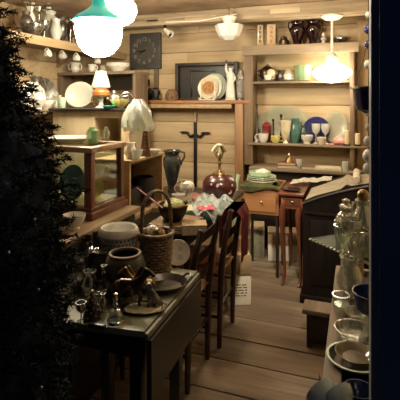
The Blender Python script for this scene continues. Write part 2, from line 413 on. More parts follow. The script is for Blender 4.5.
# right pendant
L3 = ony(332, 4.22, 1.66)
root = T('pendant_lamp', 'lit schoolhouse pendant with white glass shade hanging before the dish shelves', 'lamp', L3)
b = B(); lathe(b, [(0, 0), (.06, .006), (.13, .035), (.172, .075), (.178, .10), (.15, .135), (.09, .165), (.055, .185), (.05, .2), (0, .2)], 32); M('glass_shade', b, 'bulbglass2', root)
b = B(); lathe(b, [(0, .2), (.052, .2), (.055, .235), (.035, .27), (.016, .285), (0, .285)], 20); M('socket_cup', b, 'lampwhite', root)
pend_common(root, .28, .60, 'lampwhite', .011)
b = B(); lathe(b, [(0, .635), (.095, .635), (.1, .62), (.07, .595), (.02, .585), (0, .585)], 24); M('ceiling_canopy', b, 'lampwhite', root)
# unlit white bowl shade
L4 = ony(229, 4.05, 2.075)
root = T('hanging_bowl_lamp', 'unlit white opaque glass bowl shade hung from the ceiling beam', 'lamp shade', L4, R(12))
b = B(); lathe(b, hollow([(.01, 0), (.05, .008), (.10, .045), (.125, .10), (.14, .155)], .004), 8); M('shade', b, 'milk', root, ang=20)
b = B(); lathe(b, [(0, .16), (.05, .16), (.075, .235), (.03, .25), (0, .25)], 16); M('socket_cup', b, 'lampwhite', root)
b = B()
for a in range(3): tube(b, [(.13 * math.cos(a * 2.09), .13 * math.sin(a * 2.09), .15), (.02 * math.cos(a * 2.09), .02 * math.sin(a * 2.09), .25)], .003, 6)
tube(b, [(0, 0, .24), (0, 0, ZC - L4.z)], .006, 6); M('hanger', b, 'brass', root)
# clip spot
L5 = P(156, 24, 4.36)
root = T('clip_spotlight', 'small white and black clip spotlight under the beam above the square clock', 'spotlight', (L5.x, 4.16, L5.z - .02), R(-20))
b = B(); lathe(b, hollow([(.018, 0), (.02, .05), (.035, .09), (.038, .11)], .003), 18, Matrix.Rotation(R(125), 4, 'Y')); M('lamp_head', b, 'lampwhite', root)
b = B(); box(b, (-.012, -.012, 0), (.012, .012, .075), .003); M('bracket', b, 'black', root)
b = B(); tube(b, [(.09, 0, -.06), (.05, .0, -.09)], .012, 8); M('lens_ring', b, 'black', root)
b = B(); tube(b, [(L5.x + .02, 4.135, L5.z + .05), (L5.x + .4, 4.12, 2.305), (L5.x + .8, 4.12, 2.35), (L4.x, 4.09, 2.4)], .006, 6)
S('electric_cable', 'white electric cable running along the ceiling beam to the bowl shade', 'cable', b, 'lampwhite')

# ------------------------------------------------------------------ dish shelves on the back wall, right
SX0, SX1, SY0, SY1 = -1.04, -.02, 4.36, 4.595
ZT, Z2, Z3 = 2.03, 1.69, 1.06
root = T('shelf_unit', 'tall open wooden shelf unit holding dishes on back wall', 'shelves', ((SX0 + SX1) / 2, SY1, 0))
def rel(bm, r): bmesh.ops.translate(bm, vec=-Vector(r.location), verts=bm.verts[:]); return bm
for xa, xb in ((SX0 - .06, SX0 + .03), (SX1 - .04, SX1)):
    b = B(); box(b, (xa, SY0 + .01, .8275), (xb, SY1, ZT - .026), .003); M('upright', rel(b, root), 'postwood', root)
b = B(); box(b, (SX0 - .08, SY0 - .01, ZT - .025), (SX1 + .04, SY1, ZT + .025), .004); box(b, (SX0 - .08, SY0 - .02, ZT - .07), (SX1 + .04, SY0 + .01, ZT + .025), .004); M('top_board', rel(b, root), wood('grey_top_board', (.20, .15, .10), (.40, .31, .21), 'X', .7, 8, .1, .25, .3), root)
for z, nm in ((Z2, 'shelf'), (Z3, 'shelf')):
    b = B(); box(b, (SX0 - (.02 if z == Z3 else -.03), SY0 - (.02 if z == Z3 else -.01), z - .022), (SX1 + (.09 if z == Z3 else -.04), SY1, z), .003); M(nm, rel(b, root), 'shelfwood', root)

# ------------------------------------------------------------------ wide wall shelf (middle)
MZ, MX0, MX1, MY0 = 1.495, -2.42, -1.10, 4.36
root = T('wall_shelf', 'long reddish wooden shelf frame holding plates and statues on back wall', 'shelf', (MX1, YB - .005, 0))
b = B(); box(b, (MX0, MY0, MZ - .035), (MX1 + .06, YB - .005, MZ), .004); M('shelf_board', rel(b, root), 'cedar', root)
b = B(); box(b, (MX0 + .05, MY0 + .02, MZ - .085), (-1.24, MY0 + .05, MZ - .035), .004); M('rail', rel(b, root), 'boxwood', root)
b = B(); box(b, (-1.20, MY0 + .005, 0), (-1.11, YB - .01, MZ - .036), .004); M('upright', rel(b, root), wood('upright_cedar', (.20, .09, .04), (.36, .19, .08), 'Z', .5, 10), root)
b = B(); box(b, (MX0 + .02, MY0 + .02, 0), (MX0 + .09, YB - .01, MZ - .036), .004); M('upright', rel(b, root), 'postwood', root)
# dark shadow box
sb0, sb1 = ony(176, 4.5, 0).x, ony(238, 4.5, 0).x
root = T('shadow_box', 'large empty dark wooden frame standing behind the plates on reddish shelf', 'frame', ((sb0 + sb1) / 2, 4.52, MZ))
w = (sb1 - sb0) / 2; h = .42
b = B()
for lo, hi in (((-w, -.05, 0), (-w + .035, .05, h)), ((w - .035, -.05, 0), (w, .05, h)), ((-w + .035, -.05, h - .035), (w - .035, .05, h)), ((-w + .035, -.05, 0), (w - .035, .05, .02))): box(b, lo, hi, .004)
M('frame', b, wood('box_frame', (.012, .008, .006), (.035, .022, .014), 'X', .5), root)
b = B(); box(b, (-w + .03, .03, .02), (w - .03, .05, h - .03)); M('back_panel', b, 'darkwood', root)
b = B()
for lo, hi in (((-.20, .01, .04), (-.185, .03, .34)), ((-.20, .01, .325), (.08, .03, .34)), ((.065, .01, .04), (.08, .03, .34))): box(b, lo, hi, .002)
M('inner_moulding', b, 'black', root)

# ------------------------------------------------------------------ dark cup shelf, left back
HX0, HX1, HY0 = -3.09, -2.13, 3.9
HZ = 1.80
root = T('hutch', 'dark open hutch with one cup shelf in the left corner', 'hutch', ((HX0 + HX1) / 2, HY0, 0))
b = B(); box(b, (HX0, HY0, HZ - .03), (HX1, HY0 + .3, HZ), .003); M('shelf', rel(b, root), 'shelfwood', root)
b = B(); box(b, (HX0, HY0 + .27, 0), (HX1, HY0 + .295, HZ - .03)); M('back_panel', rel(b, root), wood('hutch_back', (.10, .065, .04), (.2, .14, .08), 'X', .7), root)
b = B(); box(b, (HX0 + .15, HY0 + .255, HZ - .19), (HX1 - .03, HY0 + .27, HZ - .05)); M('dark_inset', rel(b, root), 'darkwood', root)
for xa in (HX0, HX1 - .03):
    b = B(); box(b, (xa, HY0 + .01, 0), (xa + .03, HY0 + .27, HZ - .031), .003); M('side_panel', rel(b, root), 'postwood', root)
# upper left shelf
UZ = 2.06
root = T('wall_shelf', 'high wooden shelf on left wall crowded with glassware above hanging cups', 'shelf', (XL, 3.0, UZ))
b = B(); box(b, (XL + .001, 2.0, UZ - .035), (-2.62, 4.58, UZ), .004); M('shelf_board', rel(b, root), 'shelfwood', root)
b = B(); box(b, (-2.635, 2.0, UZ - .075), (-2.615, 4.58, UZ + .004), .003); M('front_rail', rel(b, root), 'boxwood', root)
for yy in (2.3, 3.1, 3.9):
    b = B(); box(b, (XL + .002, yy, UZ - .2), (XL + .03, yy + .03, UZ - .036)); tube(b, [(XL + .02, yy + .015, UZ - .19), (XL + .25, yy + .015, UZ - .04)], .01, 6); M('bracket', rel(b, root), 'postwood', root)
LZ = 1.42
root = T('wall_shelf', 'lower dark shelf on left wall half hidden by the fir tree', 'shelf', (XL, 3.0, LZ))
b = B(); box(b, (XL + .001, 1.9, LZ - .03), (-2.3, 3.84, LZ), .004); M('shelf_board', rel(b, root), 'postwood', root)
for yy in (2.2, 3.1):
    b = B(); box(b, (XL + .002, yy, LZ - .3), (XL + .03, yy + .03, LZ - .031)); tube(b, [(XL + .02, yy + .015, LZ - .29), (XL + .55, yy + .015, LZ - .035)], .012, 6); M('bracket', rel(b, root), 'postwood', root)

# ------------------------------------------------------------------ pale bookcase behind the display case
PX0, PX1, PY0, PY1, PZ = -2.26, -1.60, 2.80, 3.15, 1.435
root = T('bookcase', 'pale wooden bookcase with open cubbyhole behind the glass display case', 'bookcase', ((PX0 + PX1) / 2, PY0, 0))
cb0, cb1 = ony(95, PY0, 0).x, ony(121, PY0, 0).x
b = B()
box(b, (PX0, PY0, 0), (cb0, PY1, PZ - .02), .003); box(b, (cb1, PY0, 0), (PX1, PY1, PZ - .02), .003)
box(b, (cb0, PY0, PZ - .07), (cb1, PY1, PZ - .02)); box(b, (cb0, PY0, 0), (cb1, PY1, 1.10)); box(b, (cb0, PY1 - .02, 1.10), (cb1, PY1, PZ - .07))
M('carcass', rel(b, root), 'palewood', root)
b = B(); box(b, (PX0 - .02, PY0 - .03, PZ - .02), (PX1 + .03, PY1, PZ), .004); M('top_board', rel(b, root), 'darkwood', root)

# ------------------------------------------------------------------ sideboard and glass display case
SZ = .87
root = T('sideboard', 'low brown sideboard carrying the glass display case', 'sideboard', (-1.6, 1.95, 0))
b = B(); box(b, (-2.05, 1.58, SZ - .03), (-1.205, 2.285, SZ), .005); M('top', rel(b, root), 'board', root)
b = B(); box(b, (-2.0, 1.62, .08), (-1.24, 2.28, SZ - .031), .004); M('carcass', rel(b, root), 'darkwood', root)
b = B(); box(b, (-1.98, 1.64, 0), (-1.26, 2.26, .08)); M('plinth', rel(b, root), 'darkwood', root)
for yy in (1.65, 1.97):
    b = B(); box(b, (-1.24, yy, .2), (-1.226, yy + .28, .78), .003); d = M('door', rel(b, root), 'darkwood', root)
    b = B(); ball(b, (-1.215, yy + .25, .5), .012, seg=10); M('knob', rel(b, root), 'brass', d)
CX0, CX1, CY0_, CY1_, CZ0, CZ1 = -1.86, -1.305, 1.92, 2.26, SZ, 1.252
root = T('display_case', 'glass display case with dark red wooden frame on brown sideboard', 'display case', ((CX0 + CX1) / 2, (CY0_ + CY1_) / 2, CZ0))
b = B(); box(b, (CX0 - .02, CY0_ - .02, CZ0), (CX1 + .02, CY1_ + .015, CZ0 + .04), .006); box(b, (CX0 - .005, CY0_ - .005, CZ0 + .04), (CX1 + .005, CY1_ + .005, CZ0 + .06), .004); M('base', rel(b, root), 'redwoodx', root)
b = B(); box(b, (CX0 + .03, CY0_ + .03, CZ1 - .012), (CX1 - .03, CY1_ - .03, CZ1 - .004)); M('top_pane', rel(b, root), 'pane', root)
b = B()
for lo_, hi_ in (((CX0 - .012, CY0_ - .012), (CX1 + .012, CY0_ + .036)), ((CX0 - .012, CY1_ - .036), (CX1 + .012, CY1_ + .012)), ((CX0 - .012, CY0_ + .0365), (CX0 + .036, CY1_ - .0365)), ((CX1 - .036, CY0_ + .0365), (CX1 + .012, CY1_ - .0365))): box(b, (*lo_, CZ1 - .03), (*hi_, CZ1), .004)
M('top_frame', rel(b, root), wood('case_top', (.24, .13, .07), (.42, .27, .15), 'X', .3, 12, 0, .08, .1, .5), root)
for xa, ya in ((CX0, CY0_), (CX1 - .045, CY0_), (CX0, CY1_ - .035), (CX1 - .035, CY1_ - .035)):
    b = B(); box(b, (xa, ya, CZ0 + .06), (xa + (.045 if ya == CY0_ else .035), ya + .035, CZ1 - .03), .003); M('post', rel(b, root), 'redwood', root)
b = B(); box(b, (CX0 + .045, CY0_ + .012, CZ0 + .06), (CX1 - .045, CY0_ + .016, CZ1 - .03)); M('front_pane', rel(b, root), 'pane', root)
b = B(); box(b, (CX1 - .018, CY0_ + .035, CZ0 + .06), (CX1 - .014, CY1_ - .035, CZ1 - .03)); M('side_pane', rel(b, root), 'pane', root)
b = B(); box(b, (CX0 + .035, CY1_ - .014, CZ0 + .06), (CX1 - .035, CY1_ - .004, CZ1 - .03)); M('back_pane', rel(b, root), 'pane', root)
b = B(); box(b, (CX0 + .03, CY0_ + .03, CZ0 + .0605), (CX1 - .03, CY1_ - .03, CZ0 + .064)); M('floor_lining', rel(b, root), mat('case_lining', (.55, .48, .30), .7, 0, .2, 9), root)
b = B(); box(b, (CX0 + .04, CY0_ + .14, CZ0 + .20), (CX1 - .04, CY1_ - .02, CZ0 + .206)); M('inner_shelf', rel(b, root), 'pane', root)
ci = CZ0 + .0655
plate('serving_platter', 'oval green platter standing inside the glass display case', (-1.50, 2.02, ci), .10, 'teal', 12, R(14), .75)
plate('plate', 'yellowish plate leaning inside display case behind the side glass', (-1.42, 2.12, ci), .058, 'yellow', 14, R(40))
cup('cup', 'small cream cup on upper glass shelf inside the display case', (-1.385, 2.13, CZ0 + .2075), .03, .05, 'cream', R(40))
cup('cup', 'pale green cup on upper glass shelf inside the display case', (-1.46, 2.17, CZ0 + .2075), .032, .055, 'palegreen', R(40))
flat_plate('serving_dish', 'yellow flat dish lying inside the display case near side glass', (-1.365, 2.05, ci), .05, 'yellow')
bp_ = on(90, 2.38, CZ1)
flat_plate('serving_platter', 'wide white oval platter lying on top of the display case', (-1.585, 2.10, CZ1), .125, 'white', 1.25, 0, None, 'platter', .22)

# ------------------------------------------------------------------ dining table
DZ = .75
root = T('dining_table', 'dark dining table heaped with books cloth and jars in mid room', 'table', (-1.21, 2.95, 0))
b = B(); box(b, (-1.56, 2.30, DZ - .03), (-.87, 3.45, DZ), .006); M('tabletop', rel(b, root), 'darkwood', root)
b = B(); box(b, (-1.5, 2.36, DZ - .12), (-.94, 3.41, DZ - .031), .003); M('apron', rel(b, root), 'darkwood', root)
for xa, ya in ((-1.46, 2.40), (-.97, 2.428), (-1.46, 3.36), (-.97, 3.36)):
    b = B(); lathe(b, [(0, 0), (.016, 0), (.018, .05), (.021, .1), (.016, .3), (.021, .5), (.021, DZ - .121), (0, DZ - .121)], 14, Matrix.Translation((xa, ya, 0))); M('leg', rel(b, root), 'darkwoodz', root)

# ------------------------------------------------------------------ green drop-leaf table
GZ = .70
tp = [Pz(144, 331.5, GZ), Pz(197, 271, GZ), Vector((-1.19, 1.88, 0)), Vector((-1.19, 1.26, 0))]
root = T('drop_leaf_table', 'grey green drop leaf table crowded with metal figurines in front', 'table', (-.95, 1.6, 0))
b = B(); prism(b, [(v.x, v.y) for v in tp][::-1], GZ - .022, GZ)
M('tabletop', rel(b, root), 'greentop', root)
a_, c_ = tp[0], tp[1]; d_ = (c_ - a_).normalized(); n_ = Vector((d_.y, -d_.x, 0))
b = B()
pts = []
for o1, z in ((.004, GZ - .006), (.013, GZ - .008), (.016, GZ - .02), (.012, GZ - .03), (.004, GZ - .03)):
    pts.append((o1, z))
lp = [[b.verts.new(e + n_ * o1 + Vector((0, 0, z - e.z))) for o1, z in pts] for e in (a_, c_)]
for i in range(5): b.faces.new((lp[0][i], lp[1][i], lp[1][(i + 1) % 5], lp[0][(i + 1) % 5]))
b.faces.new(lp[0]); b.faces.new(lp[1][::-1]); M('rim_moulding', rel(b, root), 'greentop', root)
b = B(); q = [a_ + n_ * .006 + d_ * .01, c_ + n_ * .006 - d_ * .01, c_ + n_ * .024 - d_ * .01, a_ + n_ * .024 + d_ * .01]
prism(b, [(v.x, v.y) for v in q], GZ - .24, GZ - .034); M('folded_leaf', rel(b, root), 'darkwood', root)
for xa, ya in ((-.76, 1.42), (-.77, 1.80), (-1.13, 1.33), (-1.13, 1.80)):
    b = B(); box(b, (xa - .025, ya - .025, 0), (xa + .025, ya + .025, GZ - .0225), .005); M('leg', rel(b, root), 'darkwood', root)
b = B(); box(b, (-1.12, 1.36, GZ - .12), (-.765, 1.37, GZ - .0225)); box(b, (-.785, 1.40, GZ - .12), (-.775, 1.82, GZ - .0225)); M('apron', rel(b, root), 'darkwood', root)

# ------------------------------------------------------------------ ladder chairs, backs towards the aisle (+x)
def make_chair(label):
    root = T('dining_chair', label, 'chair', (0, 0, 0), 0, 'dark ladder-back chairs at the dining table')
    hw = .155
    b = B()
    def seatf(u, v):
        x = -.38 + u * .40; yy = (v - .5) * 2 * hw * (1.12 - u * .12); return (x, yy, .455 - .012 * math.sin(PI * u) * math.sin(PI * v))
    grid(b, seatf, 14, 14, .03); M('seat', b, 'rush', root)
    for s in (-1, 1):
        b = B(); tube(b, [(0, s * hw, 0), (.005, s * hw, .25), (.012, s * hw, .46), (.035, s * hw, .66), (.075, s * hw, .84)], [.015, .018, .02, .018, .014], 10); M('leg', b, 'darkwoodz', root)
        b = B(); tube(b, [(-.37, s * hw * 1.1, 0), (-.37, s * hw * 1.1, .25), (-.37, s * hw * 1.1, .44)], [.013, .018, .019], 10); M('leg', b, 'darkwoodz', root)
        b = B(); tube(b, [(-.37, s * hw * 1.08, .18), (0, s * hw, .18)], .010, 8); tube(b, [(-.37, s * hw * 1.08, .30), (0, s * hw, .30)], .010, 8); M('stretcher', b, 'darkwoodz', root)
    for xx, zz in ((-.37, .22), (0, .24)):
        b = B(); tube(b, [(xx, -hw, zz), (xx, hw, zz)], .010, 8); M('stretcher', b, 'darkwoodz', root)
    for zz, xx in ((.56, .022), (.67, .038), (.78, .06)):
        b = B(); pts = 8
        def sl(u, v, zz=zz, xx=xx): return (xx + .018 * math.sin(PI * u), (u - .5) * 2 * hw, zz + (v - .5) * .05 + .012 * math.sin(PI * u))
        grid(b, sl, 10, 2, .012); M('back_slat', b, 'darkwoodz', root)
    return root
ch = make_chair('dark ladder-back chair with woven rush seat beside the green drop leaf table')
ch.location = (-.815, 2.205, 0)
ch2 = dup(ch, (-.785, 2.647, 0), R(1), 'dark ladder-back chair with burgundy cloth hung over its back')
pc = B(); 
def pk(u, v): return (0, 0, 0)
box(pc, (-.13, -.10, 0), (.11, .10, .07), .02); S('parcel', 'pink paper parcel lying on seat of the chair with the burgundy cloth', 'parcel', pc, 'pinkcloth', (-.96, 2.63, .459), R(12))
pc = B(); box(pc, (-.09, -.07, 0), (.09, .07, .05), .018); S('parcel', 'flat pink parcel lying on rush seat beside the drop leaf table', 'parcel', pc, 'pinkcloth', (-1.02, 2.24, .459), R(-8))
# burgundy cloth over chair 2 back
b = B()
def rc(u, v):
    # u across (0..1), v over the top from front to back
    s = (v - .35) * .64
    yy = (u - .5) * .25
    fold = .007 * math.sin(u * 12) + .002 * math.sin(u * 29 + 1)
    if s < 0: x = -.035 - .015 + fold * .6; z = .79 + .045 + s
    else: x = .092 + fold - .02 * min(s, .25); z = .84 - s * .72
    if abs(s) < .035: x = -.03 + (s + .035) / .07 * .115; z = .825 + .028
    return (x, yy, z)
grid(b, rc, 26, 26, .004)
S('cloth', 'burgundy red cloth draped over the back of the farther chair', 'cloth', b, 'redcloth', (-.752, 2.66, -.03), R(2))

# ------------------------------------------------------------------ writing desk and small red table at the back
def cabriole(b, x, y, top, r=.018, out=(0, -1)):
    ox, oy = out
    tube(b, [(x, y, top), (x + ox * .022, y + oy * .022, top - .08), (x + ox * .018, y + oy * .018, top - .2), (x - ox * .002, y - oy * .002, top - .42), (x - ox * .012, y - oy * .012, .07), (x + ox * .012, y + oy * .012, .02), (x + ox * .032, y + oy * .032, .006)], [r * 1.1, r * 1.45, r * 1.1, r * .75, r * .6, r * .75, r * .55], 10)
WZ = .765
root = T('writing_desk', 'orange brown wooden desk holding green plates beside the reddish shelf post', 'desk', (-.76, 3.62, 0))
b = B(); box(b, (-.95, 3.60, WZ - .025), (-.605, 3.98, WZ), .005); M('top', rel(b, root), 'cedar', root)
b = B(); box(b, (-.93, 3.62, WZ - .24), (-.615, 3.96, WZ - .026), .004); M('carcass', rel(b, root), 'cedar', root)
b = B(); box(b, (-.91, 3.608, WZ - .215), (-.635, 3.621, WZ - .05), .004); d = M('drawer', rel(b, root), 'cedar', root)
b = B(); ball(b, (-.757, 3.598, WZ - .13), .012, seg=10); M('knob', rel(b, root), 'brass', d)
for xa, ya in ((-.912, 3.64), (-.628, 3.64), (-.912, 3.935), (-.628, 3.935)):
    b = B(); box(b, (xa - .012, ya - .012, 0), (xa + .012, ya + .012, WZ - .24), .003); M('leg', rel(b, root), 'darkwoodz', root)
RZ_ = .755
root = T('side_table', 'small red wooden table with thin curved legs beside the orange desk', 'table', (-.35, 3.55, 0))
b = B(); box(b, (-.595, 3.46, RZ_ - .022), (-.39, 3.97, RZ_), .006); 
M('top', rel(b, root), 'redwoodx', root)
b = B(); box(b, (-.575, 3.50, RZ_ - .13), (-.405, 3.93, RZ_ - .023), .004); M('apron', rel(b, root), wood('red_apron', (.20, .06, .025), (.38, .14, .055), 'X', .4, 10, coat=.2), root)
b = B(); box(b, (-.545, 3.492, RZ_ - .115), (-.42, 3.501, RZ_ - .04), .003); d = M('drawer', rel(b, root), 'redwoodx', root)
b = B(); ball(b, (-.482, 3.488, RZ_ - .075), .014, (1.2, .7, 1), seg=10); M('knob', rel(b, root), 'silver', d)
for xa, ya in ((-.555, 3.52), (-.425, 3.52), (-.555, 3.91), (-.425, 3.91)):
    b = B(); cabriole(b, xa, ya, RZ_ - .09, .019, (-.5, -.85) if ya < 3.6 else (-.5, .85)); M('leg', rel(b, root), 'redwood', root)

# ------------------------------------------------------------------ dark roll-top chest, right
TX0, TX1, TY0, TY1 = -.375, .46, 3.26, 3.93
K['chestblack'] = wood('black_chest_wood', (.003, .002, .002), (.009, .006, .005), 'Z', .55, 10, 0, .1, .1)
for n_ in K['chestblack'].node_tree.nodes:
    if n_.type == 'BSDF_PRINCIPLED': n_.inputs['Specular IOR Level'].default_value = .12
def prof(x):
    u = (x - TX0) / (TX1 - TX0); return .735 + .20 * (1 - (1 - min(u, 1)) ** 2.0)
root = T('roll_top_chest', 'dark chest with rising curved lid under linen cloths on right', 'chest', ((TX0 + TX1) / 2, TY0, 0))
b = B(); n = 20
poly = [(TX0, .06), (TX1, .06)] + [(TX1 - (TX1 - TX0) * i / n, prof(TX1 - (TX1 - TX0) * i / n)) for i in range(n + 1)]
a = [b.verts.new((x, TY0, z)) for x, z in poly]; c = [b.verts.new((x, TY1, z)) for x, z in poly]
b.faces.new(a); b.faces.new(c[::-1])
for i in range(len(poly)): b.faces.new((a[i], c[i], c[(i + 1) % len(poly)], a[(i + 1) % len(poly)]))
M('carcass', rel(b, root), 'chestblack', root)
b = B(); box(b, (TX0 - .02, TY0 - .02, 0), (TX1, TY1, .0595), .005); M('plinth', rel(b, root), 'chestblack', root)
b = B(); box(b, (TX0 + .06, TY0 - .008, .14), (TX1 - .06, TY0 + .001, .62), .004); box(b, (TX0 + .02, TY0 - .012, .655), (TX1, TY0 + .001, .675), .003); M('side_panel', rel(b, root), 'chestblack', root)
b = B(); tube(b, [(x, TY0 - .004, prof(x) - .004) for x in [TX0 + (TX1 - TX0) * i / 16 for i in range(17)]], .009, 8); M('lid_edge', rel(b, root), 'darkwood', root)
def cloth_on(label, x0, x1, y0, y1, m, lift, folds, name='linen_cloth'):
    b = B()
    def f(u, v):
        x = x0 + (x1 - x0) * u; yy = y0 + (y1 - y0) * v
        return (x, yy, prof(x) + lift + sum(h * math.exp(-((u - c) / w) ** 2) for c, h, w in folds) + .003 * math.sin(u * 17 + v * 9))
    grid(b, f, 48, 16, .004)
    return S(name, label, 'cloth', b, m)
cloth_on('beige linen cloth with rolled ridges spread over the dark chest lid', TX0 + .02, .44, TY0 + .015, TY0 + .46, 'linen', .014, ((.36, .022, .03), (.62, .034, .045)))
b = B(); cb = [(x, 0, 0) for x in (0,)]
tube(b, [(.0, TY0 + .03, prof(.0) + .05), (.0, TY0 + .22, prof(.0) + .055), (.0, TY0 + .42, prof(0) + .05)], [.024, .026, .024], 14)
S('rolled_cloth', 'rolled linen runner lying across the beige cloth on chest', 'cloth', b, 'linen')

# ------------------------------------------------------------------ cartons under the desk
def carton(label, loc, w, d, h, rz, m_low, frac, lines=True, tilt=0.):
    root = T('cardboard_box', label, 'box', loc, rz, 'cartons on the floor')
    b = B(); box(b, (-w / 2, -d / 2, 0), (w / 2, d / 2, h), .004); M('body', b, m_low, root)
    b = B(); t = .004
    def flap(u, v): return (-w / 2 + u * w, -d / 2 - .002 - .05 * v * (1 - v) - .02 * v, h + .004 - v * h * frac)
    grid(b, flap, 4, 6, .003); M('flap', b, 'card', root)
    b = B(); box(b, (-w / 2 + .004, -d / 2 + .004, h), (w / 2 - .004, d / 2 - .004, h + .004)); M('lid', b, 'card', root)
    if lines:
        b = B(); r2 = random.Random(5)
        for i in range(5):
            z = h * .40 - i * h * .055; x = -w * .32
            while x < w * .3:
                l = r2.uniform(.012, .04); box(b, (x, -d / 2 - .0012, z), (min(x + l, w * .33), -d / 2 + .001, z + h * .022)); x += l + .008
        M('printed_text', b, 'ink', root)
    return root
carton('tall carton with tan flap and printed white front beside the far chair', (-.86, 3.17, 0), .18, .26, .36, R(24), 'cardwhite', .36)
carton('white carton with drooping tan flap under the small red table', (-.665, 4.12, 0), .27, .20, .26, R(12), 'cardwhite', .4, False)
root = carton('grey green carton closed flat under the left side of desk', (-.91, 4.13, 0), .14, .2, .29, R(10), mat('grey_card', (.24, .23, .16), .8), .1, False)
b = B()
def hb(u, v): return (math.cos(u * 2 * PI) * (.06 + .03 * v) * (1.2), math.sin(u * 2 * PI) * (.035 + .02 * v), v * .10 + .008 * math.sin(u * 19))
grid(b, hb, 24, 6, .003); S('paper_bag', 'crumpled tan paper bag on top of the printed carton', 'bag', b, 'card', (-.85, 3.13, .366), R(30))

# ------------------------------------------------------------------ right-hand bench
BZ, BX0, BX1, BY0, BY1 = .60, -.105, .40, .98, 2.46
root = T('bench', 'long worn wooden bench table with raised edge along the right wall', 'bench', (BX0, 1.7, 0))
b = B(); box(b, (BX0 + .03, BY0, BZ - .05), (BX1, BY1, BZ - .02), .003); M('top', rel(b, root), 'darkwoodz', root)
b = B(); box(b, (BX0, BY0, BZ - .065), (BX0 + .06, BY1, BZ), .006); M('edge_rail', rel(b, root), 'benchwood', root)
b = B(); box(b, (BX0 + .06, BY1 - .03, BZ - .065), (BX1, BY1, BZ), .006); M('end_rail', rel(b, root), 'benchwood', root)
for xa, ya in ((BX0 + .05, BY0 + .06), (BX0 + .05, 1.75), (BX0 + .05, BY1 - .08), (BX1 - .05, BY0 + .06), (BX1 - .05, BY1 - .08)):
    b = B(); box(b, (xa - .03, ya - .03, 0), (xa + .03, ya + .03, BZ - .051), .004); M('leg', rel(b, root), 'darkwoodz', root)
b = B(); box(b, (BX0 + .03, BY0 + .1, .12), (BX1 - .02, BY1 - .12, .14), .003); M('lower_shelf', rel(b, root), 'darkwood', root)
BT = BZ - .02
root = T('footstool', 'low dark footstool on the floor between dark chest and bench', 'stool', (-.15, 2.73, 0))
b = B(); box(b, (-.31, 2.655, .205), (.02, 2.80, .235), .005); M('top', rel(b, root), 'benchwood', root)
for xa in (-.285, -.03):
    b = B(); box(b, (xa, 2.67, 0), (xa + .03, 2.785, .2045), .003); M('leg', rel(b, root), 'darkwood', root)
b = B(); box(b, (-.254, 2.672, .03), (-.031, 2.69, .2045), .003); M('apron', rel(b, root), 'darkwood', root)
def onx(px, X, z):
    t = (px - CX) / FPX; return on(px, X / (-math.sin(YAW) + t * math.cos(YAW)), z)
def scaled(prof, r, h): return [(a * r, c * h) for a, c in prof]
GOBLET = [(.75, 0), (.72, .03), (.15, .08), (.12, .42), (.35, .5), (.8, .62), (.98, .8), (1, 1)]
VASE = [(.45, 0), (.5, .03), (.42, .08), (.75, .3), (.95, .52), (.8, .72), (.42, .84), (.4, .9), (.62, 1)]
URN = [(.5, 0), (.5, .05), (.25, .1), (.5, .2), (.9, .45), (1, .65), (.7, .82), (.5, .88), (.7, 1)]
TUMB = [(.75, 0), (.8, .03), (.95, .6), (1, 1)]
JUG = [(.6, 0), (.62, .03), (.95, .3), (1, .45), (.7, .72), (.6, .82), (.78, 1)]
BOWL = [(.4, 0), (.42, .06), (.7, .3), (.93, .7), (1, 1)]
JAR = [(.6, 0), (.65, .02), (.95, .25), (1, .55), (.8, .8), (.5, .9), (.52, 1)]
STICK = [(1, 0), (.98, .04), (.4, .10), (.25, .2), (.4, .28), (.2, .36), (.18, .7), (.35, .78), (.2, .84), (.4, .93), (.45, 1)]
def V(name, label, cat, loc, prof, r, h, m, **k): return vessel(name, label, cat, loc, scaled(prof, r, h), m, **k)

# ------------------------------------------------------------------ high left shelf
gp = 'glass and silver on the high left shelf'
UX = -2.76
up = [
    ('goblet', 'tall silver goblet on high left shelf, nearest to the teal lamp', 'goblet', 73, GOBLET, .055, .20, 'silver', 0),
    ('vase', 'dark slender vase on high left shelf beside the tall silver goblet', 'vase', 70, VASE, .035, .24, 'plum', .12),
    ('urn', 'grey silver urn with flared lip on high left shelf', 'urn', 62, URN, .07, .26, 'pewter', 0),
    ('pitcher', 'clear glass pitcher on high left shelf beside the grey silver urn', 'pitcher', 56, JUG, .055, .2, 'frost', .1),
    ('vase', 'broad white glass vase on high left shelf with a frilled flaring rim', 'vase', 50, URN, .085, .30, 'frost', -.05),
    ('goblet', 'short silver goblet on high left shelf, between white vase and fir tree', 'goblet', 44, GOBLET, .05, .16, 'silver', .08),
    ('candlestick', 'tarnished candlestick on high left shelf close to the fir tree', 'candlestick', 39, STICK, .05, .30, 'silver', 0),
    ('bowl', 'shiny silver bowl on high left shelf partly behind the fir branches', 'bowl', 34, BOWL, .09, .11, 'silver', .06),
    ('vase', 'white china vase on high left shelf, leftmost one clear of the fir tree', 'vase', 30, VASE, .06, .30, 'white', -.08),
    ('goblet', 'small glass goblet on high left shelf standing against the left wall', 'goblet', 51, GOBLET, .04, .2, 'clear', -.24),
    ('urn', 'dark pewter urn on high left shelf deep among the fir branches', 'urn', 26, URN, .06, .22, 'pewter', .0),
]
for nm, lb, ct, px, pr, r, h, m, dx in up:
    V(nm, lb, ct, onx(px, UX + dx, UZ), pr, r, h, m, group=gp)
V('goblet', 'white glass stemmed bowl on high left shelf right below the teal shade', 'goblet', onx(84, UX, UZ), [(.6, 0), (.55, .03), (.14, .1), (.14, .45), (.5, .55), (.9, .7), (1, 1)], .075, .15, 'frost', group=gp)
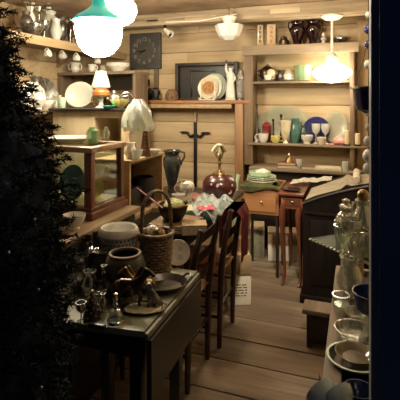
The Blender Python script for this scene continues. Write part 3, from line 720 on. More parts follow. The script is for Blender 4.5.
# little posies: clusters standing up in the vases at the far left
for i, (px, dz, lb) in enumerate(((29, .30, 'spray of pale silk flowers in the white china vase'), (48, .26, 'spray of pale dried flowers behind the broad white glass vase'))):
    p = onx(px, UX - .07, UZ + dz)
    root = T('dried_flowers', lb + ' on high left shelf', 'flowers', p)
    b = B(); r2 = random.Random(i + 3)
    for k in range(11):
        e = Vector((r2.uniform(-.09, .09), r2.uniform(-.09, .09), r2.uniform(.02, .16))); tube(b, [(0, 0, -.12), e * .5, e], .002, 5)
    M('stems', b, 'greencloth', root)
    b = B(); r2 = random.Random(i + 3)
    for k in range(11):
        e = Vector((r2.uniform(-.09, .09), r2.uniform(-.09, .09), r2.uniform(.02, .16)))
        for q in range(6): ball(b, e + Vector((.014 * math.cos(q * 1.05), .014 * math.sin(q * 1.05), 0)), .012, (1, 1, .6), 8)
        ball(b, e, .010, seg=8)
    M('blossoms', b, 'lace', root)
# hanging cups below
for i, (px, m) in enumerate(((47, 'white'), (62, 'frost'), (76, 'white'), (97, 'white'))):
    p = onx(px, -2.66, UZ - .075)
    root = T('hanging_cup', ['white cup hung below high left shelf, nearest the fir tree', 'glassy cup hung below high left shelf between two white cups', 'white cup hung below high left shelf under the teal lamp rim', 'white cup hung below high left shelf behind the glowing bowl'][i], 'cup', (p.x, p.y, p.z - .10), 0, 'cups hanging under the high shelf')
    b = B(); lathe(b, hollow(scaled(cup_prof(1, 1), .034, .055), .003), 18, Matrix.Translation((0, 0, .035)) @ Matrix.Rotation(R(75), 4, 'Y') @ Matrix.Translation((0, 0, -.027))); M('bowl', b, m, root)
    b = B(); tube(b, [(-.028, 0, .062), (-.015, 0, .085), (.01, 0, .085), (.022, 0, .065)], .004, 6); M('handle', b, m, root)
    b = B(); tube(b, [(0, 0, .10), (0, 0, .088), (.006, 0, .078), (0, 0, .074), (-.006, 0, .08)], .0025, 6); M('hook', b, 'brass', root)
# lower left shelf
lo = [
    ('plate', 31, .12, 'frost', None), ('jug', 24, .1, 'white', JUG), ('vase', 38, .16, 'frost', VASE), ('bowl', 46, .09, 'white', BOWL), ('goblet', 52, .14, 'clear', GOBLET), ('jug', 57, .12, 'cream', JUG)]
lbl = ['clear glass plate stood up on lower left shelf by the fir tree', 'white jug on lower left shelf tucked into the fir branches', 'frosted vase on lower left shelf beside the fir tree', 'white bowl on lower left shelf left of the leaning white platter', 'clear goblet on lower left shelf next to the white bowl', 'cream jug on lower left shelf against the leaning white platter']
for (nm, px, h, m, pr), lb in zip(lo, lbl):
    p = onx(px, -2.42 if pr else -2.6, LZ)
    if pr is None: plate(nm, lb, p, h, m, 15, R(50))
    else: V(nm, lb, nm, p, pr, h * (.75 if pr is BOWL else .42), h, m, group='wares on the lower left shelf', ) if nm != 'bowl' else V(nm, lb, nm, p, pr, .085, .075, m, group='wares on the lower left shelf')
b = B()
plate('plate', 'silvery plate standing high on the wall behind fir tree edge', onx(44, -2.95, LZ), .15, 'pewter', 6, R(70))
V('pitcher', 'tall grey pewter pitcher on lower left shelf at back wall', 'pitcher', onx(36, -2.85, LZ), JUG, .075, .30, 'pewter', handle=[(ear(.075, .3, 1, .4), .008)])
# cup shelf in the corner
for px, lb, k in ((75, 'white two-handled china cup on the dark cup shelf', 0), (92, 'small white china cup standing right of the two-handled cup', 1)):
    p = ony(px, HY0 + .09, HZ)
    r, h = (.058, .11) if k == 0 else (.046, .085)
    vessel('cup', lb, 'cup', p, [(r * .6, 0), (r * .55, .006), (r * .9, h * .3), (r * .8, h * .7), (r, h)], 'white', .003, 20, 'white cups on the cup shelf', YAW, ripple=(lambda a, z, r: 1 + .05 * math.cos(6 * a) * (z > .05)), handle=[(ear(r * .8, h, s, .5), .006) for s in ((1, -1) if k == 0 else (1,))])
bw = ony(118, HY0 + .12, HZ)
root = T('serving_bowl', 'white china bowl with painted flower band on dark cup shelf', 'bowl', bw)
b = B(); lathe(b, hollow(scaled(BOWL, .125, .09), .004), 32); M('bowl', b, 'white', root)
b = B(); lathe(b, [(.117, .052), (.1235, .074), (.1245, .074), (.1182, .052), (.117, .052)], 32); M('flower_band', b, floral('flower_band', (.75, .72, .62), [(.35, .12, .06), (.75, .72, .62), (.3, .3, .1), (.75, .72, .62)], 60), root)
V('cream_jug', 'tiny white jug between the china cup and the painted bowl', 'jug', ony(103, HY0 + .12, HZ), JUG, .035, .07, 'frost')
# square clock
cl0, cl1 = ony(131, 4.59, 0), ony(162, 4.59, 0)
ccx = (cl0.x + cl1.x) / 2; chw = (cl1.x - cl0.x) / 2; ccz = P(146, 52, cl0.dot(FW)).z
root = T('wall_clock', 'square slate grey wall clock with pale numerals on the back wall', 'clock', (ccx, 4.575, ccz))
b = B(); box(b, (-chw, -.03, -chw * 1.04), (chw, .02, chw * 1.04), .012)
M('case', b, 'slate', root)
b = B(); lathe(b, [(0, 0), (chw * .80, 0), (chw * .82, .004), (chw * .84, 0)], 40, Matrix.Translation((0, -.031, 0)) @ STAND); M('dial', b, mat('dial_slate', (.065, .062, .055), .5, 0, .2, 10), root)
b = B()
for i, s in enumerate(('12', '1', '2', '3', '4', '5', '6', '7', '8', '9', '10', '11')):
    a = PI / 2 - i * PI / 6
    b = B(); text_bm(b, s, .062, Matrix.Translation((math.cos(a) * chw * .66, -.037, math.sin(a) * chw * .66)) @ STAND); M('numeral', b, 'numeral', root, smooth=False)
for an, l, w_ in ((PI * 1.18, chw * .40, .008), (PI * 1.02, chw * .5, .006)):
    b = B(); d = Vector((math.cos(an), 0, math.sin(an))); tube(b, [Vector((0, -.04, 0)) - d * .02, Vector((0, -.04, 0)) + d * l], [w_, w_ * .5], 6); M('hand', b, 'black', root)
for xx in (-.05, .045):
    b = B(); tube(b, [(xx, -.01, -chw), (xx, -.01, -chw - .13)], .003, 6); lathe(b, [(0, 0), (.014, .005), (.016, .07), (.008, .08), (0, .08)], 14, Matrix.Translation((xx, -.01, -chw - .21))); M('weight', b, 'darkbrass', root)
b = B(); box(b, (chw * .55, -.012, -chw - .30), (chw * .80, .02, -chw * 1.04)); M('pendulum_box', b, 'postwood', root)

# ------------------------------------------------------------------ on the pale bookcase
po = ony(79, PY0 + .13, PZ)
plate('platter', 'large white oval platter leaning upright on the pale bookcase', po, .108, 'oldwhite', 14, YAW, 1.08)
# oil lamp
ol = ony(101, PY0 + .05, PZ)
root = T('oil_lamp', 'oil lamp with amber font and frosted tapered glass shade', 'oil lamp', ol)
b = B(); lathe(b, [(0, 0), (.045, 0), (.048, .008), (.02, .02), (.014, .05), (.022, .075), (0, .078)], 24); M('base', b, 'white', root)
b = B(); lathe(b, [(0, .075), (.03, .078), (.064, .10), (.068, .125), (.05, .148), (.025, .16), (0, .16)], 24); M('font', b, 'orange', root)
b = B(); lathe(b, hollow([(.066, .158), (.072, .165), (.060, .21), (.045, .26), (.040, .285)], .002)[1:-1], 24); M('shade', b, glass('oil_lamp_shade', (.95, .9, .8), .1, .4, .2, .5, (.75, .66, .5)), root)
b = B(); tube(b, arc((-.055, 0, .07), .03, PI * .5, PI * 1.5, 8), .006, 6); ball(b, (-.055, 0, .02), .016, (1, 1, .8), 10); M('handle', b, 'brass', root)
fb = ony(119.5, PY0 + .06, PZ)
vessel('fluted_bowl', 'yellow fluted glass bowl at the end of pale bookcase top', 'bowl', fb, scaled(BOWL, .066, .072), 'yellow', .003, 48, ripple=lambda a, z, r: 1 + .06 * math.cos(12 * a) * min(1, z / .03))
root = T('bread_basket', 'small silver bread basket with arched handle behind yellow fluted bowl', 'basket', ony(126.5, PY0 + .19, PZ), YAW)
b = B(); lathe(b, hollow(scaled(BOWL, .065, .05), .003), 24); M('bowl', b, 'silver', root)
b = B(); tube(b, arc((0, 0, .045), .062, 0, PI, 16, sy=1.25), .005, 8); M('handle', b, 'silver', root)
vessel('teapot', 'grey metal teapot behind the yellow fluted bowl', 'teapot', ony(114, PY0 + .26, PZ), [(.05, 0), (.075, .03), (.08, .07), (.06, .105), (.02, .12), (.012, .14), (.0, .145)], 'pewter', .003, 24, inner=False, handle=[([(.07, 0, .09), (.115, 0, .1), (.12, 0, .06), (.075, 0, .035)], .006), ([(-.07, 0, .04), (-.11, 0, .08), (-.13, 0, .11)], .009)], rz=YAW)
flat_plate('leaf_dish', 'glossy green leaf dish lying between oil lamp and fluted bowl', ony(109, PY0 + .0, PZ), .052, mat('bright_green_glaze', (.02, .26, .16), .2, 0, .2, 20, coat=.4), 1.1, 0, None, 'dish', .35)
V('jar', 'dark brown jar half hidden behind the oil lamp', 'jar', ony(107, PY0 + .17, PZ), JAR, .05, .1, 'darkbrass')
V('mug', 'cream mug standing left of the leaning white platter', 'mug', ony(62, PY0 + .1, PZ), TUMB, .04, .085, 'palegreen')
# things inside the cubbyhole
V('jar', 'glass jar of pickles standing before the pale bookcase cubbyhole', 'jar', (-1.49, 2.20, CZ1), JAR, .035, .085, 'greenglass')
V('cruet', 'small clear glass cruet on back edge of display case', 'cruet', (-1.39, 2.20, CZ1), VASE, .022, .09, 'clear')
V('jar', 'short clear jar on the display case beside the pickle jar', 'jar', (-1.42, 2.12, CZ1), TUMB, .028, .07, 'greenglass')
cup('cup', 'white cup standing on the display case left of white platter', Vector((-1.80, 2.02, CZ1)), .045, .085, 'white', R(40))

# ------------------------------------------------------------------ tan box with open side on the dining table
QX0, QX1, QY0, QY1, QZ = -1.555, -1.30, 2.315, 2.80, 1.13
root = T('wooden_chest', 'tan wooden chest with open dark side standing on dining table', 'chest', ((QX0 + QX1) / 2, QY0, DZ))
b = B(); t = .018
box(b, (QX0, QY0, QZ - t), (QX1 + .01, QY1, QZ), .003); box(b, (QX0, QY0, DZ), (QX1, QY1, DZ + t)); box(b, (QX0, QY0, DZ + t), (QX0 + t, QY1, QZ - t)); box(b, (QX0 + t, QY0, DZ + t), (QX1, QY0 + t, QZ - t)); box(b, (QX0 + t, QY1 - t, DZ + t), (QX1, QY1, QZ - t))
M('carcass', rel(b, root), 'boxwood', root)
b = B(); box(b, (QX0 + t, QY0 + t, DZ + t), (QX0 + t + .004, QY1 - t, QZ - t)); box(b, (QX0 + t, QY0 + t, QZ - t - .02), (QX1 - .02, QY1 - t, QZ - t - .001)); M('dark_lining', rel(b, root), 'darkwood', root)
V('cauldron', 'round black iron pot inside the open tan chest', 'pot', (-1.40, 2.665, DZ + t + .001), [(.5, 0), (.8, .1), (1, .4), (.95, .7), (.8, .9), (.85, 1)], .095, .2, 'iron')
b = B(); box(b, (-.08, -.11, 0), (.08, .11, .16), .004); S('storage_tin', 'dark tin stored inside the open tan chest behind round pot', 'tin', b, 'black', (-1.43, 2.46, DZ + t + .001))
# on the tan chest
wl = on(136, 2.62, QZ); wl.x = -1.425; wl = ony(138, 2.70, QZ)
root = T('ruffled_lamp', 'tall whitish glass lamp with crumpled ruffled shade on tan chest', 'lamp', wl)
b = B(); lathe(b, hollow([(.055, 0), (.06, .01), (.045, .03), (.06, .09), (.066, .13), (.04, .17), (.03, .20)], .003), 24); M('base', b, 'frost', root)
r2 = random.Random(11)
b = B(); lathe(b, hollow([(.088, .15), (.105, .18), (.098, .23), (.085, .28), (.06, .33), (.04, .355), (.03, .375)][:], .002)[1:], 48, ripple=lambda a, z, r: 1 + .13 * math.sin(7 * a + z * 30) + .09 * math.sin(13 * a - z * 50) + .05 * math.sin(23 * a + z * 90)); M('shade', b, glass('ruffled_glass', (.9, .92, .88), .12, .5, .15, .38, (.60, .63, .55)), root, ang=60)
V('milk_jug', 'white milk glass jug on tan chest left of the metronome', 'jug', ony(130.5, 2.40, QZ), JUG, .042, .10, 'milk')
V('bowl', 'small white ruffled bowl beside the brown metronome', 'bowl', ony(137, 2.37, QZ), BOWL, .035, .06, 'frost')
mt = ony(145.5, 2.55, QZ)
root = T('metronome', 'tall narrow dark brown wooden metronome on tan chest', 'metronome', mt, YAW)
b = B(); wv = [b.verts.new(v) for v in ((-.034, -.034, 0), (.034, -.034, 0), (.034, .034, 0), (-.034, .034, 0), (-.014, -.014, .165), (.014, -.014, .165), (.014, .014, .165), (-.014, .014, .165))]
for f in ((3, 2, 1, 0), (4, 5, 6, 7), (0, 1, 5, 4), (1, 2, 6, 5), (2, 3, 7, 6), (3, 0, 4, 7)): b.faces.new([wv[i] for i in f])
box(b, (-.038, -.038, 0), (.038, .038, .012), .002); M('case', b, wood('metronome_wood', (.07, .03, .015), (.15, .07, .035), 'Z', .4), root)
b = B()
for i in range(5): box(b, (-.006, -.034 + .02 * (.035 + i * .025) / .165 - .003, .035 + i * .025), (.006, -.034 + .02 * (.05 + i * .025) / .165, .048 + i * .025), .001)
M('scale_plate', b, 'brass', root)
flat_plate('saucer', 'white shell-shaped saucer right of the metronome on tan chest', ony(153, 2.66, QZ), .052, 'white', 1.1, 0, None, 'saucer', .5)

# ------------------------------------------------------------------ middle wall shelf items
def mid(px, y=4.44): return ony(px, y, MZ)
V('pillar_candle', 'cream pillar candle standing on reddish shelf under the square clock', 'candle', mid(144), [(1, 0), (1, .9), (.9, 1)], .042, .19, 'cream_wax', inner=False)
V('bottle', 'dark little bottle on reddish shelf left of the brown fur hat', 'bottle', mid(150, 4.5), JAR, .035, .14, 'black')
root = T('figurine', 'dark seated figurine on reddish shelf beside the fur hat', 'figurine', mid(156), YAW)
M('body', skin([(0, 0, .02), (0, 0, .07), (0, 0, .12), (0, -.005, .15), (.04, -.01, .10), (.045, -.04, .06), (-.04, -.01, .10), (-.045, -.04, .06), (.03, -.05, .02), (-.03, -.05, .02)], [(0, 1), (1, 2), (2, 3), (2, 4), (4, 5), (2, 6), (6, 7), (0, 8), (0, 9)], [.035, .03, .022, .022, .014, .011, .014, .011, .018, .018]), 'iron', root)
b = B(); lathe(b, [(0, 0), (.06, 0), (.06, .012), (0, .012)], 20); M('pedestal', b, 'black', root)
b = B()
def hat(a, z, r): return 1 + .05 * math.sin(5 * a) + .04 * math.sin(11 * a + z * 60)
lathe(b, [(0, 0), (.065, 0), (.075, .02), (.072, .06), (.062, .09), (.04, .115), (0, .125)], 36, ripple=hat)
S('fur_hat', 'rounded brown fur hat lying on reddish shelf under the dark frame', 'hat', b, 'fur', mid(171.5, 4.415))
b = B()
for i in range(5): ball(b, (.02 * math.cos(i * 1.3), .02 * math.sin(i * 1.3), .014), .013, seg=8)
S('pine_cone', 'small dark pine cone on reddish shelf right of fur hat', 'pine cone', b, 'darkbrass', mid(182, 4.45))
# plates in a row, the front one in a wire stand
pcx = 210
for i, (dpx, y, r, m, lb) in enumerate(((4.5, 4.462, .160, 'frost', 'pale glass plate standing rearmost in row on reddish shelf'), (2.5, 4.45, .160, 'palegreen', 'pale green plate standing third from front on reddish shelf'), (.5, 4.425, .152, 'white', 'white plate standing directly behind the wire-held amber plate'))):
    plate('plate', lb, ony(pcx + dpx, y, MZ), r * .92, m, 7, R(-14), group='plates in a row on the reddish shelf', deep=.07)
fp = ony(208, 4.395, MZ + .012)
root = T('display_plate', 'white plate with amber centre held in a white wire stand', 'plate', fp, rot=(R(-8), 0, R(-6)))
b = B(); r = .122; Mx = Matrix.Translation((0, 0, r)) @ STAND
lathe(b, [(0, 0), (r * .6, 0), (r * .7, .012), (r, .018), (r * .99, .022), (r * .68, .016), (r * .58, .005), (0, .005)], 36, Mx); M('rim', b, 'cream', root)
b = B(); lathe(b, [(0, .0055), (r * .64, .0065), (r * .64, .008), (0, .007)], 32, Mx); M('amber_centre', b, floral('amber_centre', (.42, .20, .06), [(.30, .13, .04), (.45, .26, .12), (.24, .09, .03), (.34, .17, .06)], 40), root)
root = T('plate_stand', 'white wire plate stand holding the amber plate', 'plate stand', ony(208, 4.38, MZ), R(-6))
b = B()
for s in (-1, 1):
    tube(b, [(s * .085, -.045, .006), (s * .08, -.02, .006), (s * .085, -.004, .03), (s * .082, -.008, .19)], .006, 8); tube(b, [(s * .085, -.045, .004), (s * .085, -.045, .03)], .006, 8)
tube(b, [(-.085, -.022, .008), (.085, -.022, .008)], .006, 8); tube(b, [(-.084, -.006, .055), (.084, -.006, .055)], .005, 8); M('wire_frame', b, 'lampwhite', root)
# statues
def robe(a, z, r): return 1 + .07 * math.sin(7 * a + z * 12) + .03 * math.sin(12 * a)
st = mid(230.5, 4.405)
root = T('statue', 'tall white statue of a robed woman with one arm raised', 'statue', st, YAW)
b = B(); lathe(b, [(0, 0), (.06, 0), (.06, .02), (.05, .03), (0, .03)], 20); M('pedestal', b, 'cream', root)
b = B(); lathe(b, [(0, .028), (.052, .03), (.05, .08), (.042, .16), (.036, .22), (.044, .27), (.03, .30), (.014, .31)], 32, ripple=robe); M('robe', b, 'milk', root, ang=70)
bb = skin([(0, 0, .26), (0, 0, .305), (0, -.004, .335), (.0, -.008, .345), (-.035, 0, .285), (-.05, -.012, .335), (-.045, -.012, .39), (.038, 0, .28), (.048, -.01, .22), (.02, -.035, .19)], [(0, 1), (1, 2), (2, 3), (0, 4), (4, 5), (5, 6), (0, 7), (7, 8), (8, 9)], [.03, .014, .024, .02, .015, .012, .009, .015, .012, .009]); M('body', bb, 'milk', root)
b = B(); lathe(b, [(0, .0), (.014, .004), (.01, .02), (.016, .03), (0, .035)], 12, Matrix.Translation((-.045, -.012, .39))); M('torch', b, 'pewter', root)
st = mid(240.8, 4.46)
root = T('statue', 'silvery grey statue of a veiled woman on reddish shelf end', 'statue', st, YAW)
b = B(); lathe(b, [(0, 0), (.058, 0), (.056, .018), (.046, .028), (0, .028)], 20); M('pedestal', b, 'pewter', root)
b = B(); lathe(b, [(0, .026), (.045, .028), (.046, .10), (.05, .18), (.056, .22), (.045, .26), (.03, .285), (.027, .31), (.015, .335), (0, .338)], 32, ripple=robe); M('robe', b, mat('silvered_plaster', (.52, .50, .45), .3, .5, .3, 30), root, ang=70)
bb = skin([(0, -.012, .24), (0, -.012, .28), (0, -.018, .305), (-.045, -.015, .235), (-.03, -.05, .215), (0, -.055, .225), (.045, -.015, .235), (.03, -.05, .215), (0.006, -.056, .226)], [(0, 1), (1, 2), (0, 3), (3, 4), (4, 5), (0, 6), (6, 7), (7, 8)], [.03, .016, .021, .016, .013, .009, .016, .013, .009]); M('body', bb, 'silver', root)
# iron cross on the wall below
ic = ony(195.5, 4.58, 0)
root = T('iron_cross', 'tall wrought iron cross hung on the plank wall under reddish shelf', 'cross', (ic.x, 4.575, 1.13))
b = B(); box(b, (-.018, -.012, -.62), (.018, .012, .14), .004); M('upright', b, 'iron', root)
for s in (-1, 1):
    b = B(); tube(b, [(s * .02, -.006, -.03), (s * .06, -.01, -.045), (s * .10, -.01, -.015)], [.016, .016, .006], 8); M('scroll', b, 'iron', root)
    b = B(); tube(b, [(s * .07, -.008, -.005), (s * .10, -.008, .0), (s * .16, -.008, .0), (s * .19, -.008, .0)], [.006, .013, .012, .003], 8); M('cross_arm', b, 'iron', root)
b = B(); box(b, (-.016, -.014, .12), (.016, .01, .27), .003); M('wooden_block', b, 'boxwood', root)

# ------------------------------------------------------------------ right shelf unit: top board
def sh(px, z, y=4.46): return ony(px, y, z)
ZTT = ZT + .025
for i, (px, h, w, m, ink, lb) in enumerate(((260.0, .225, .030, 'cream', 'ink', 'slim white upright block with dark characters on top board'), (271.0, .222, .043, mat('pale_orange_paint', (.66, .50, .32), .5, 0, .06, 10), 'redink', 'wider pale orange upright block with red characters on top board'))):
    root = T('character_block', lb, 'block', sh(px, ZTT, 4.43), YAW, 'character blocks on the top board')
    b = B(); box(b, (-w - .010, -.04, 0), (w + .010, .04, .028), .004); M('foot', b, 'boxwood', root)
    b = B(); box(b, (-w, -.022, .028), (w, .022, h), .004); M('block', b, m, root)
    b = B()
    for k in range(4):
        zc = h - .035 - k * .046; u = w * .45
        for (xa, za, xb, zb) in (((-u, .012, u, .012), (0, .018, 0, -.014), (-u * .8, -.002, u * .8, -.002), (-u * .9, -.015, u * .3, -.010)), ((-u, .014, u * .6, .010), (-u * .5, .016, -u * .7, -.014), (u * .4, .008, u * .8, -.015), (-u * .4, -.004, u * .5, -.004)))[(k + i) % 2]:
            d = Vector((xb - xa, 0, zb - za)); nn = Vector((-d.z, 0, d.x)).normalized() * (.0035 if i == 0 else .0022)
            q = [b.verts.new(Vector((xa, -.0232, zc + za)) + nn), b.verts.new(Vector((xb, -.0232, zc + zb)) + nn), b.verts.new(Vector((xb, -.0232, zc + zb)) - nn), b.verts.new(Vector((xa, -.0232, zc + za)) - nn)]; b.faces.new(q)
    M('characters', b, ink, root, smooth=False)
V('lidded_jar', 'small dark jar with pale lid between blocks and plum pitchers', 'jar', sh(284, ZTT), [(.8, 0), (1, .1), (1, .55), (.7, .7), (.75, .85), (.3, 1)], .05, .10, 'darkbrass', inner=False)
for px, sd, lb in ((297.5, -1, 'glossy plum black pitcher on top board, left of two'), (313.5, 1, 'glossy plum black pitcher on top board, right of two beside white figurine')):
    pr = [(.055, 0), (.058, .008), (.045, .03), (.055, .06), (.083, .13), (.085, .17), (.062, .205), (.06, .215), (.075, .245)]
    vessel('pitcher', lb, 'pitcher', sh(px, ZTT), [(a * .92, c) for a, c in pr], 'plum', .004, 28, 'plum pitchers on the top board', YAW, handle=[([(sd * .06, 0, .235), (sd * .088, 0, .232), (sd * .092, 0, .19), (sd * .074, 0, .14)], .008)])
root = T('figurine', 'tiny white bust figurine right of the plum pitchers', 'figurine', sh(323.5, ZTT), YAW)
b = B(); lathe(b, [(0, 0), (.024, 0), (.026, .012), (.016, .025), (.014, .035), (.028, .05), (.03, .06), (.014, .072), (.012, .078), (0, .08)], 20); ball(b, (0, -.002, .094), .02, (1, 1, 1.2), 14); M('bust', b, 'white', root)
root = T('chafing_dish', 'low greenish silver dish with flat lid on top board right end', 'dish', sh(340, ZTT, 4.45), YAW)
b = B(); lathe(b, hollow([(.04, 0), (.045, .006), (.07, .02), (.088, .045), (.09, .05)], .003), 32); M('bowl', b, 'silver', root)
b = B(); lathe(b, [(.0, .05), (.098, .05), (.10, .054), (.08, .062), (.02, .068), (.018, .075), (0, .082)], 32); M('lid', b, 'greencloth' if False else 'pewter', root)

# ------------------------------------------------------------------ right shelf unit: middle shelf
root = T('teapot', 'dark glazed teapot with cream front on middle dish shelf', 'teapot', sh(267.5, Z2, 4.49), YAW)
b = B(); ball(b, (0, 0, .085), .085, (1, .9, .95), 24); M('body', b, 'darkbrass', root)
b = B(); lathe(b, [(0, .16), (.03, .16), (.032, .168), (.012, .175), (.012, .185), (0, .19)], 18); M('lid', b, 'darkbrass', root)
b = B(); ball(b, (.028, -.07, .085), .045, (1, .6, 1.05), 16); M('cream_medallion', b, 'cream', root)
b = B(); tube(b, arc((-.07, 0, .09), .032, PI * .5, PI * 1.5, 10), .008, 8); M('handle', b, 'darkbrass', root)
for px, rs, lb in ((268, .075, 'white cup with dark pattern on saucer, left on middle dish shelf'), (287.5, .075, 'white cup on saucer before grey jug on middle dish shelf')):
    cup('cup_and_saucer', lb, sh(px, Z2 + .012, 4.41), .042, .055, 'white', YAW, 'cups on saucers on the middle shelf', rs)
V('jug', 'grey stoneware jug behind the right cup on middle dish shelf', 'jug', sh(281, Z2, 4.52), JUG, .05, .12, 'pewter', handle=[(ear(.045, .12), .006)])
V('bottle', 'cream ball-shaped bottle behind the right cup and saucer', 'bottle', sh(289, Z2, 4.53), JAR, .05, .13, 'cream')
root = T('glass_basket', 'pale green pressed glass dish with scalloped rim on middle shelf', 'dish', sh(303.5, Z2 + .006, 4.45), YAW)
b = B(); lathe(b, hollow([(.06, 0), (.07, .02), (.085, .07), (.082, .11), (.098, .15)], .005), 40, ripple=lambda a, z, r: 1 + .045 * math.cos(8 * a) * min(1, z / .05)); M('bowl', b, 'greenglass', root, ang=60)
for k in range(4):
    b = B(); ball(b, (.055 * math.cos(k * 1.57 + .7), .055 * math.sin(k * 1.57 + .7), .012), .018, (1, 1, .9), 10); M('foot', b, 'greenglass', root)
V('sugar_bowl', 'white china sugar bowl behind the glowing pendant on middle shelf', 'bowl', sh(327, Z2, 4.47), URN, .055, .11, 'white')
V('cream_jug', 'white cream jug behind the glowing pendant, right of the sugar bowl', 'jug', sh(341, Z2, 4.5), JUG, .045, .1, 'cream')

# ------------------------------------------------------------------ right shelf unit: lower shelf
plate('platter', 'large oval white platter with green rim leaning behind mugs', sh(283, Z3, 4.53), .19, 'oldglass', 7, 0, 1.42, deep=.08)
V('candlestick', 'tall grey pewter candlestick at left end of lower dish shelf', 'candlestick', sh(257, Z3, 4.40), [(1, 0), (.95, .05), (.5, .1), (.4, .15), (.3, .2), (.28, .9), (.4, .95), (.5, 1)], .036, .40, 'pewter')
root = T('taper_candle', 'stubby red carved candle among mugs on lower dish shelf', 'candle', sh(266.5, Z3, 4.46), YAW)
b = B(); lathe(b, [(0, .0), (.036, 0), (.036, .08), (.05, .09), (.042, .14), (.05, .17), (.03, .20), (.01, .21), (0, .21)], 20, ripple=lambda a, z, r: 1 + .1 * math.cos(5 * a)); M('wax', b, 'redwax', root)
b = B(); tube(b, [(0, 0, .208), (.003, 0, .225)], .002, 5); M('wick', b, 'black', root)
for px, h, lb in ((273.2, .24, 'shorter dark candlestick on lower dish shelf behind yellow cup'), (281, .29, 'taller dark candlestick on lower dish shelf behind white goblet')):
    V('candlestick', lb, 'candlestick', sh(px, Z3, 4.465), STICK, .033, h, 'iron', seg=16, group='dark candlesticks on the lower shelf')
cup('mug', 'white mug with handle at left on lower dish shelf', sh(263.5, Z3, 4.40), .052, .095, 'white', YAW, None, None, -1)
cup('mug', 'yellow green speckled mug on lower dish shelf beside white mug', sh(275.5, Z3, 4.385), .048, .076, 'yellow', YAW)
V('goblet', 'tall cream white urn-shaped goblet in middle of lower dish shelf', 'goblet', sh(285.5, Z3, 4.40), [(.55, 0), (.5, .05), (.24, .12), (.28, .2), (.7, .36), (.88, .6), (.86, .85), (1, 1)], .055, .23, 'cream')
vessel('pitcher', 'teal green glazed pitcher behind the cream goblet', 'pitcher', sh(295, Z3, 4.46), scaled(JUG, .058, .25), 'teal', .004, 24, None, YAW, handle=[(ear(.045, .25, 1, .4), .008)])
V('vase', 'dark green vase between teal pitcher and cobalt plate', 'vase', sh(303.5, Z3, 4.48), VASE, .042, .18, mat('dark_green_glaze', (.02, .06, .05), .15, 0, .2, 15, coat=.5))
V('bowl', 'small white bowl before the cobalt plate', 'bowl', sh(307, Z3, 4.40), [(.55, 0), (.6, .1), (.5, .2), (.95, .6), (1, 1)], .058, .088, 'white')
plate('plate', 'cobalt blue glass plate leaning behind the clear goblets', sh(316.5, Z3, 4.50), .135, 'cobaltglass', 9, 0, 1., deep=.12)
for px, lb in ((316, 'clear stemmed goblet before cobalt plate, left of two'), (325.5, 'clear stemmed goblet before cobalt plate, right of two')):
    V('goblet', lb, 'goblet', sh(px, Z3, 4.45), GOBLET, .042, .20, 'frost', group='clear goblets before the cobalt plate')
V('custard_cup', 'cream yellow small cup in front of the two clear goblets', 'cup', sh(321.5, Z3, 4.385), [(.6, 0), (.65, .1), (.9, .5), (1, 1)], .046, .072, 'cream')
plate('platter', 'large clear pressed glass platter leaning at right end of shelf', sh(335.5, Z3, 4.535), .165, 'oldglass', 8, 0, .70, deep=.08)
b = B(); lathe(b, [(0, 0), (.04, 0), (.068, .025), (.066, .05), (.04, .075), (.012, .085), (0, .095)], 28, ripple=lambda a, z, r: 1 + .05 * math.cos(6 * a)); S('shell_bowl', 'pink lidded shell-shaped dish on lower dish shelf near candles', 'dish', b, 'pink', sh(340.3, Z3, 4.42))
flat_plate('saucer', 'small pink saucer lying before the pink shell dish', sh(332, Z3, 4.375), .032, 'pink', 1, 0, None, 'saucer', .2)
for px, y, lb, wick in ((347, 4.375, 'thick cream candle on shelf end, left of two candles', 0), (357.5, 4.385, 'thick cream candle with tall wick, rightmost on shelf end', 1)):
    root = T('candle', lb, 'candle', sh(px, Z3, y), 0, 'cream candles at the shelf end')
    b = B(); lathe(b, [(0, 0), (.03, 0), (.034, .012), (.02, .016), (0, .016)], 18); M('candle_cup', b, 'iron', root)
    b = B(); lathe(b, [(0, .015), (.024, .015), (.024, .145 - wick * .03), (.020, .15 - wick * .03), (0, .148 - wick * .03)], 18); M('wax', b, 'cream_wax', root)
    b = B(); tube(b, [(0, 0, .14 - wick * .03), (.002, 0, .16 + wick * .10)], .0022 + wick * .002, 6); M('wick', b, 'black', root)
b = B()
lathe(b, [(0, 0), (.045, 0), (.05, .012), (.03, .02), (0, .02)], 16)
S('candle_tray', 'small round dark tray behind the two candles at lower shelf end', 'tray', b, 'iron', sh(352, Z3 - .0, 4.55))

# ------------------------------------------------------------------ on the writing desk and red table
for i, (r, z, m, lb) in enumerate(((.135, .0, 'cream', 'pale cream plate at bottom of stack on orange desk'), (.13, .018, 'palegreen', 'pale green plate in middle of stack on orange desk'), (.13, .034, 'palegreen', 'pale green plate on top of stack on orange desk'))):
    flat_plate('plate', lb, Vector((-.80, 3.82, WZ + z + .002)), r, m, 1, 0, 'plates stacked on the orange desk', deep=.13)
b = B(); lathe(b, hollow([(.06, 0), (.095, .01), (.10, .035), (.098, .045)], .004), 32); S('casserole', 'round pale green dish on top of the plate stack', 'dish', b, 'palegreen', (-.82, 3.83, WZ + .05))
b = B()
def cr(a, z, r): return 1 + .2 * math.sin(4 * a + z * 50) + .1 * math.sin(9 * a)
lathe(b, [(0, 0), (.05, 0), (.06, .02), (.045, .045), (.02, .06), (0, .062)], 36, ripple=cr); S('napkin', 'crumpled white napkin lying in the round pale green dish', 'napkin', b, 'lace', (-.79, 3.82, WZ + .056), R(20))
b = B()
